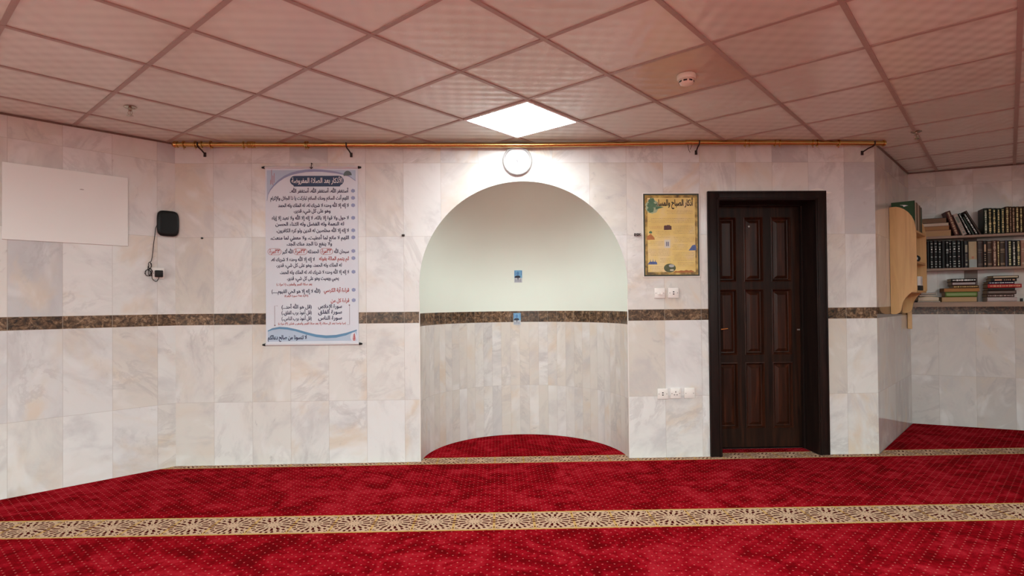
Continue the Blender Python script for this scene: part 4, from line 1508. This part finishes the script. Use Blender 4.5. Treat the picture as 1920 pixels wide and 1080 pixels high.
cb = book('thick cream book with pale blue foot on the middle tier', rw(0.451, FR, Z2), (0, 0, ROT_R), 0.064, 0.252, 0.160, (0.44, 0.36, 0.22), None, None, PAGES2, None, 61)
k = MB()
k.box(0.002, 0.062, -0.0030, 0.004, 0.002, 0.078)
k.build('spine_foot', plain('pale_blue_spine', (0.30, 0.37, 0.36), 0.5), cb)
k = MB()
k.box(0.022, 0.040, -0.0034, 0.004, 0.085, 0.108)
k.build('spine_emblem', plain('orange_spine_mark', (0.45, 0.20, 0.10), 0.5), cb)
m2 = [(0.518, 0.564, 0.258, (0.045, 0.032, 0.028), 'lines', plain('dull_brown_print', (0.12, 0.09, 0.075), 0.5), 'wide dull brown book right of the cream one on the middle tier'),
      (0.564, 0.593, 0.256, (0.016, 0.010, 0.008), 'title', TAN, 'near-black book with tan marks right of the wide dull brown one'),
      (0.593, 0.634, 0.254, (0.052, 0.032, 0.020), 'lines', TAN, 'brown book with tan lines left of the red-brown one on the middle tier'),
      (0.634, 0.671, 0.256, (0.080, 0.036, 0.024), 'column', plain('pinkish_gilt', (0.52, 0.37, 0.26), 0.5), 'red-brown book with bright lettering on the middle tier'),
      (0.671, 0.691, 0.254, (0.060, 0.030, 0.016), 'column', GILT, 'thinnest red-brown gilt book on the middle tier'),
      (0.691, 0.734, 0.250, (0.050, 0.032, 0.018), 'lines', TAN, 'wide brown book with tan lines left of the purple one'),
      (0.734, 0.752, 0.252, (0.070, 0.060, 0.085), None, None, 'thin purplish grey book on the middle tier'),
      (0.752, 0.784, 0.250, (0.016, 0.018, 0.014), 'column', plain('lime_gilt', (0.50, 0.50, 0.22), 0.4), 'dark book with lime gilt spine right of the thin purplish one'),
      (0.784, 0.816, 0.248, (0.016, 0.018, 0.014), 'column', plain('pale_spine_print', (0.60, 0.58, 0.48), 0.4), 'dark book with pale spine ornament, second right of the thin purplish one'),
      (0.816, 0.850, 0.247, (0.016, 0.018, 0.014), 'column', GILT, 'dark gilt book next to the reddish one at the edge of the middle tier'),
      (0.850, 0.890, 0.246, (0.30, 0.16, 0.11), 'lines', plain('cream_spine_print', (0.55, 0.46, 0.30), 0.5), 'reddish cream book at the right edge of the middle tier')]
for i, (s0, s1, h, c, st, ink, lb) in enumerate(m2):
    book(lb, rw(s0 + 0.0005, FR, Z2), (0, 0, ROT_R), s1 - s0 - 0.001, h, 0.160, c, st, ink, PAGES, None, 70 + i)

# bottom tier: left stack
st2 = [('tan-paged book at the bottom of the left stack on the lowest tier', 0.226, 0.512, Z3, 1.303, (0.10, 0.055, 0.025), None, None, TANP, True),
       ('green book near the bottom of the left stack on the lowest tier', 0.257, 0.512, 1.3035, 1.352, (0.085, 0.16, 0.022), 'strip', plain('pale_green_spine', (0.17, 0.25, 0.07), 0.5), None, False),
       ('orange-brown book in the middle of the left stack on the lowest tier', 0.245, 0.535, 1.3525, 1.389, (0.12, 0.045, 0.018), None, None, plain('orange_pages', (0.36, 0.17, 0.05), 0.8), True),
       ('thin yellow-tan book in the left stack on the lowest tier', 0.318, 0.526, 1.3895, 1.4145, (0.10, 0.06, 0.02), 'column', plain('yellow_spine', (0.55, 0.40, 0.14), 0.5), None, False),
       ('grey book with dark red edge, second from the top of the left stack', 0.310, 0.505, 1.415, 1.451, (0.055, 0.022, 0.022), 'strip', plain('grey_spine', (0.34, 0.30, 0.30), 0.5), None, False),
       ('black and white book on top of the left stack on the lowest tier', 0.306, 0.510, 1.4515, 1.482, (0.012, 0.014, 0.012), 'column', SILVER, None, False)]
for i, (lb, s0, s1, z0, z1, c, st, ink, pg, outw) in enumerate(st2):
    flatbook(lb, s0, s1, z0, z1, c, st, ink, pg, out=outw, group='left stack on the lowest tier', seed=90 + i)
st3 = [('pale paper-white book at the bottom of the right stack on the lowest tier', 0.590, 0.815, Z3, 1.296, (0.42, 0.36, 0.34), None, None, PAGES2, False),
       ('dark brown book, second from the bottom of the right stack', 0.588, 0.796, 1.2965, 1.325, (0.055, 0.032, 0.026), 'column', plain('rose_print', (0.36, 0.27, 0.23), 0.5), None, False),
       ('brown book, third from the bottom of the right stack', 0.591, 0.812, 1.3255, 1.361, (0.060, 0.036, 0.026), 'strip', plain('brown_strip', (0.13, 0.085, 0.065), 0.5), None, False),
       ('black book under the red one in the right stack', 0.599, 0.802, 1.3615, 1.385, (0.018, 0.014, 0.012), None, None, None, False),
       ('bright red book in the right stack on the lowest tier', 0.594, 0.853, 1.3855, 1.422, (0.36, 0.030, 0.030), 'column', plain('orange_gilt', (0.62, 0.30, 0.16), 0.5), None, False),
       ('thin navy book on the red one in the right stack', 0.600, 0.799, 1.4225, 1.446, (0.018, 0.018, 0.050), 'column', SILVER, None, False),
       ('black book with salmon and cream spine, second from the top of the right stack', 0.621, 0.816, 1.4465, 1.476, (0.018, 0.016, 0.014), 'title', plain('salmon_print', (0.52, 0.28, 0.17), 0.5), None, False),
       ('cream-spined book on top of the right stack on the lowest tier', 0.630, 0.832, 1.4765, 1.503, (0.06, 0.045, 0.03), 'strip', plain('cream_strip', (0.46, 0.40, 0.27), 0.5), None, False)]
for i, (lb, s0, s1, z0, z1, c, st, ink, pg, outw) in enumerate(st3):
    flatbook(lb, s0, s1, z0, z1, c, st, ink, pg, out=outw, group='right stack on the lowest tier', seed=100 + i)
# soft booklets at the left end of the lowest tier
for i, (lb, s0, s1, z0, z1, c, tn) in enumerate((('dark booklet lying under the curled cream one at the left end of the lowest tier', 0.03, 0.215, Z3, 1.266, (0.05, 0.045, 0.045), 0.0),
                                                ('curled cream booklet at the left end of the lowest tier', 0.035, 0.205, 1.2665, 1.300, (0.55, 0.47, 0.32), 0.03),
                                                ('grey booklet on the curled cream one', 0.045, 0.190, 1.311, 1.326, (0.20, 0.18, 0.16), -0.05),
                                                ('thin dark booklet topmost at the left end of the lowest tier', 0.06, 0.185, 1.331, 1.342, (0.045, 0.04, 0.04), 0.04))):
    t = thing('booklet', lb, 'booklet', rw(0, 0, 0), (0, 0, ROT_R), 'booklets at the left end of the lowest tier')
    k = MB()
    n = 10
    sag = 0.010 if i == 1 else 0.004 if i else 0.0
    topp = [(s0 + (s1 - s0) * j / n, z1 + sag * math.sin(PI * j / n)) for j in range(n + 1)]
    botp = [(s0 + (s1 - s0) * j / n, z0) for j in range(n + 1)]
    k.prism(botp + topp[::-1], 'y', -0.190 + 0.004 * i, -0.055)
    k.build('cover', cloth(c), t)
    k = MB()
    k.prism([(x, z0 + (z1 - z0) * 0.3) for x, z in botp] + [(x, z - (z1 - z0) * 0.25) for x, z in topp[::-1]], 'y', -0.1915 + 0.004 * i, -0.185)
    k.build('pages', PAGES2, t)
k = MB()
k.box(-0.009, 0.009, -0.012, 0.012, 0, 0.030, bevel=0.003)  # plain dark block, a small object of no known kind
tag(k.build('small_dark_object', 'blackmatt', None, False, rw(0.852, 0.180, Z3), ROT_R), 'small dark object right of the right book stack on the lowest tier', 'object')

# books on the beech shelf
TA = [('large green book with a white mark, at the near end of the beech shelf', 0.588, 0.030, 0.262, (0.020, 0.060, 0.022)),
      ('cream-spined book next to the large green one on the beech shelf', 0.619, 0.085, 0.250, (0.46, 0.40, 0.30)),
      ('dark brown book between two pale ones on the beech shelf', 0.705, 0.060, 0.258, (0.10, 0.060, 0.030)),
      ('pale tan book in the middle of the beech shelf', 0.766, 0.090, 0.252, (0.40, 0.33, 0.24)),
      ('brown-spined book right of the pale tan one on the beech shelf', 0.857, 0.070, 0.250, (0.13, 0.085, 0.05)),
      ('grey-green book at the far end of the beech shelf', 0.930, 0.090, 0.242, (0.075, 0.105, 0.065))]
for i, (lb, t0, w, h, c) in enumerate(TA):
    b = book(lb, tw(t0, 0.190, 1.9005), (0, 0, ROT_T), w, h, 0.175, c, None, None, PAGES2, 'books on top of the beech shelf', 120 + i)
    if i == 0:
        k = MB()
        k.prism([(0.045, 0.222), (0.070, 0.230), (0.110, 0.234), (0.085, 0.226), (0.080, 0.214), (0.060, 0.220)], 'x', -0.0008, 0.0005)
        k.build('cover_mark', WHITE, b)
t = thing('paper_box', 'white paper box on the lowest board of the beech shelf', 'box', tw(0.80, 0.197, 1.3635), (0, 0, ROT_T))
k = MB()
k.box(0, 0.12, 0, 0.11, 0.045, 0.13, bevel=0.002)
k.build('carton', 'plastic', t)
k = MB()
k.box(-0.004, 0.124, -0.004, 0.114, 0.0, 0.046, bevel=0.002)
tag(k.build('tray', 'blackmatt', t), 'black tray under the white carton')
t = thing('tape_roll', 'small grey and black roll on the middle board of the beech shelf', 'roll', tw(0.82, 0.164, 1.6255 + 0.032), (0, 0, ROT_T))
k = MB()
k.lathe([(0.018, -0.02), (0.032, -0.02), (0.032, 0.02), (0.018, 0.02), (0.018, -0.02)], 24, Matrix.Rotation(PI / 2, 4, 'Y'))
k.build('roll', 'blackmatt', t, True)
k = MB()
k.lathe([(0.0, -0.018), (0.0175, -0.018), (0.0175, 0.018), (0.0, 0.018)], 20, Matrix.Rotation(PI / 2, 4, 'Y'))
k.build('core', 'board', t, True)
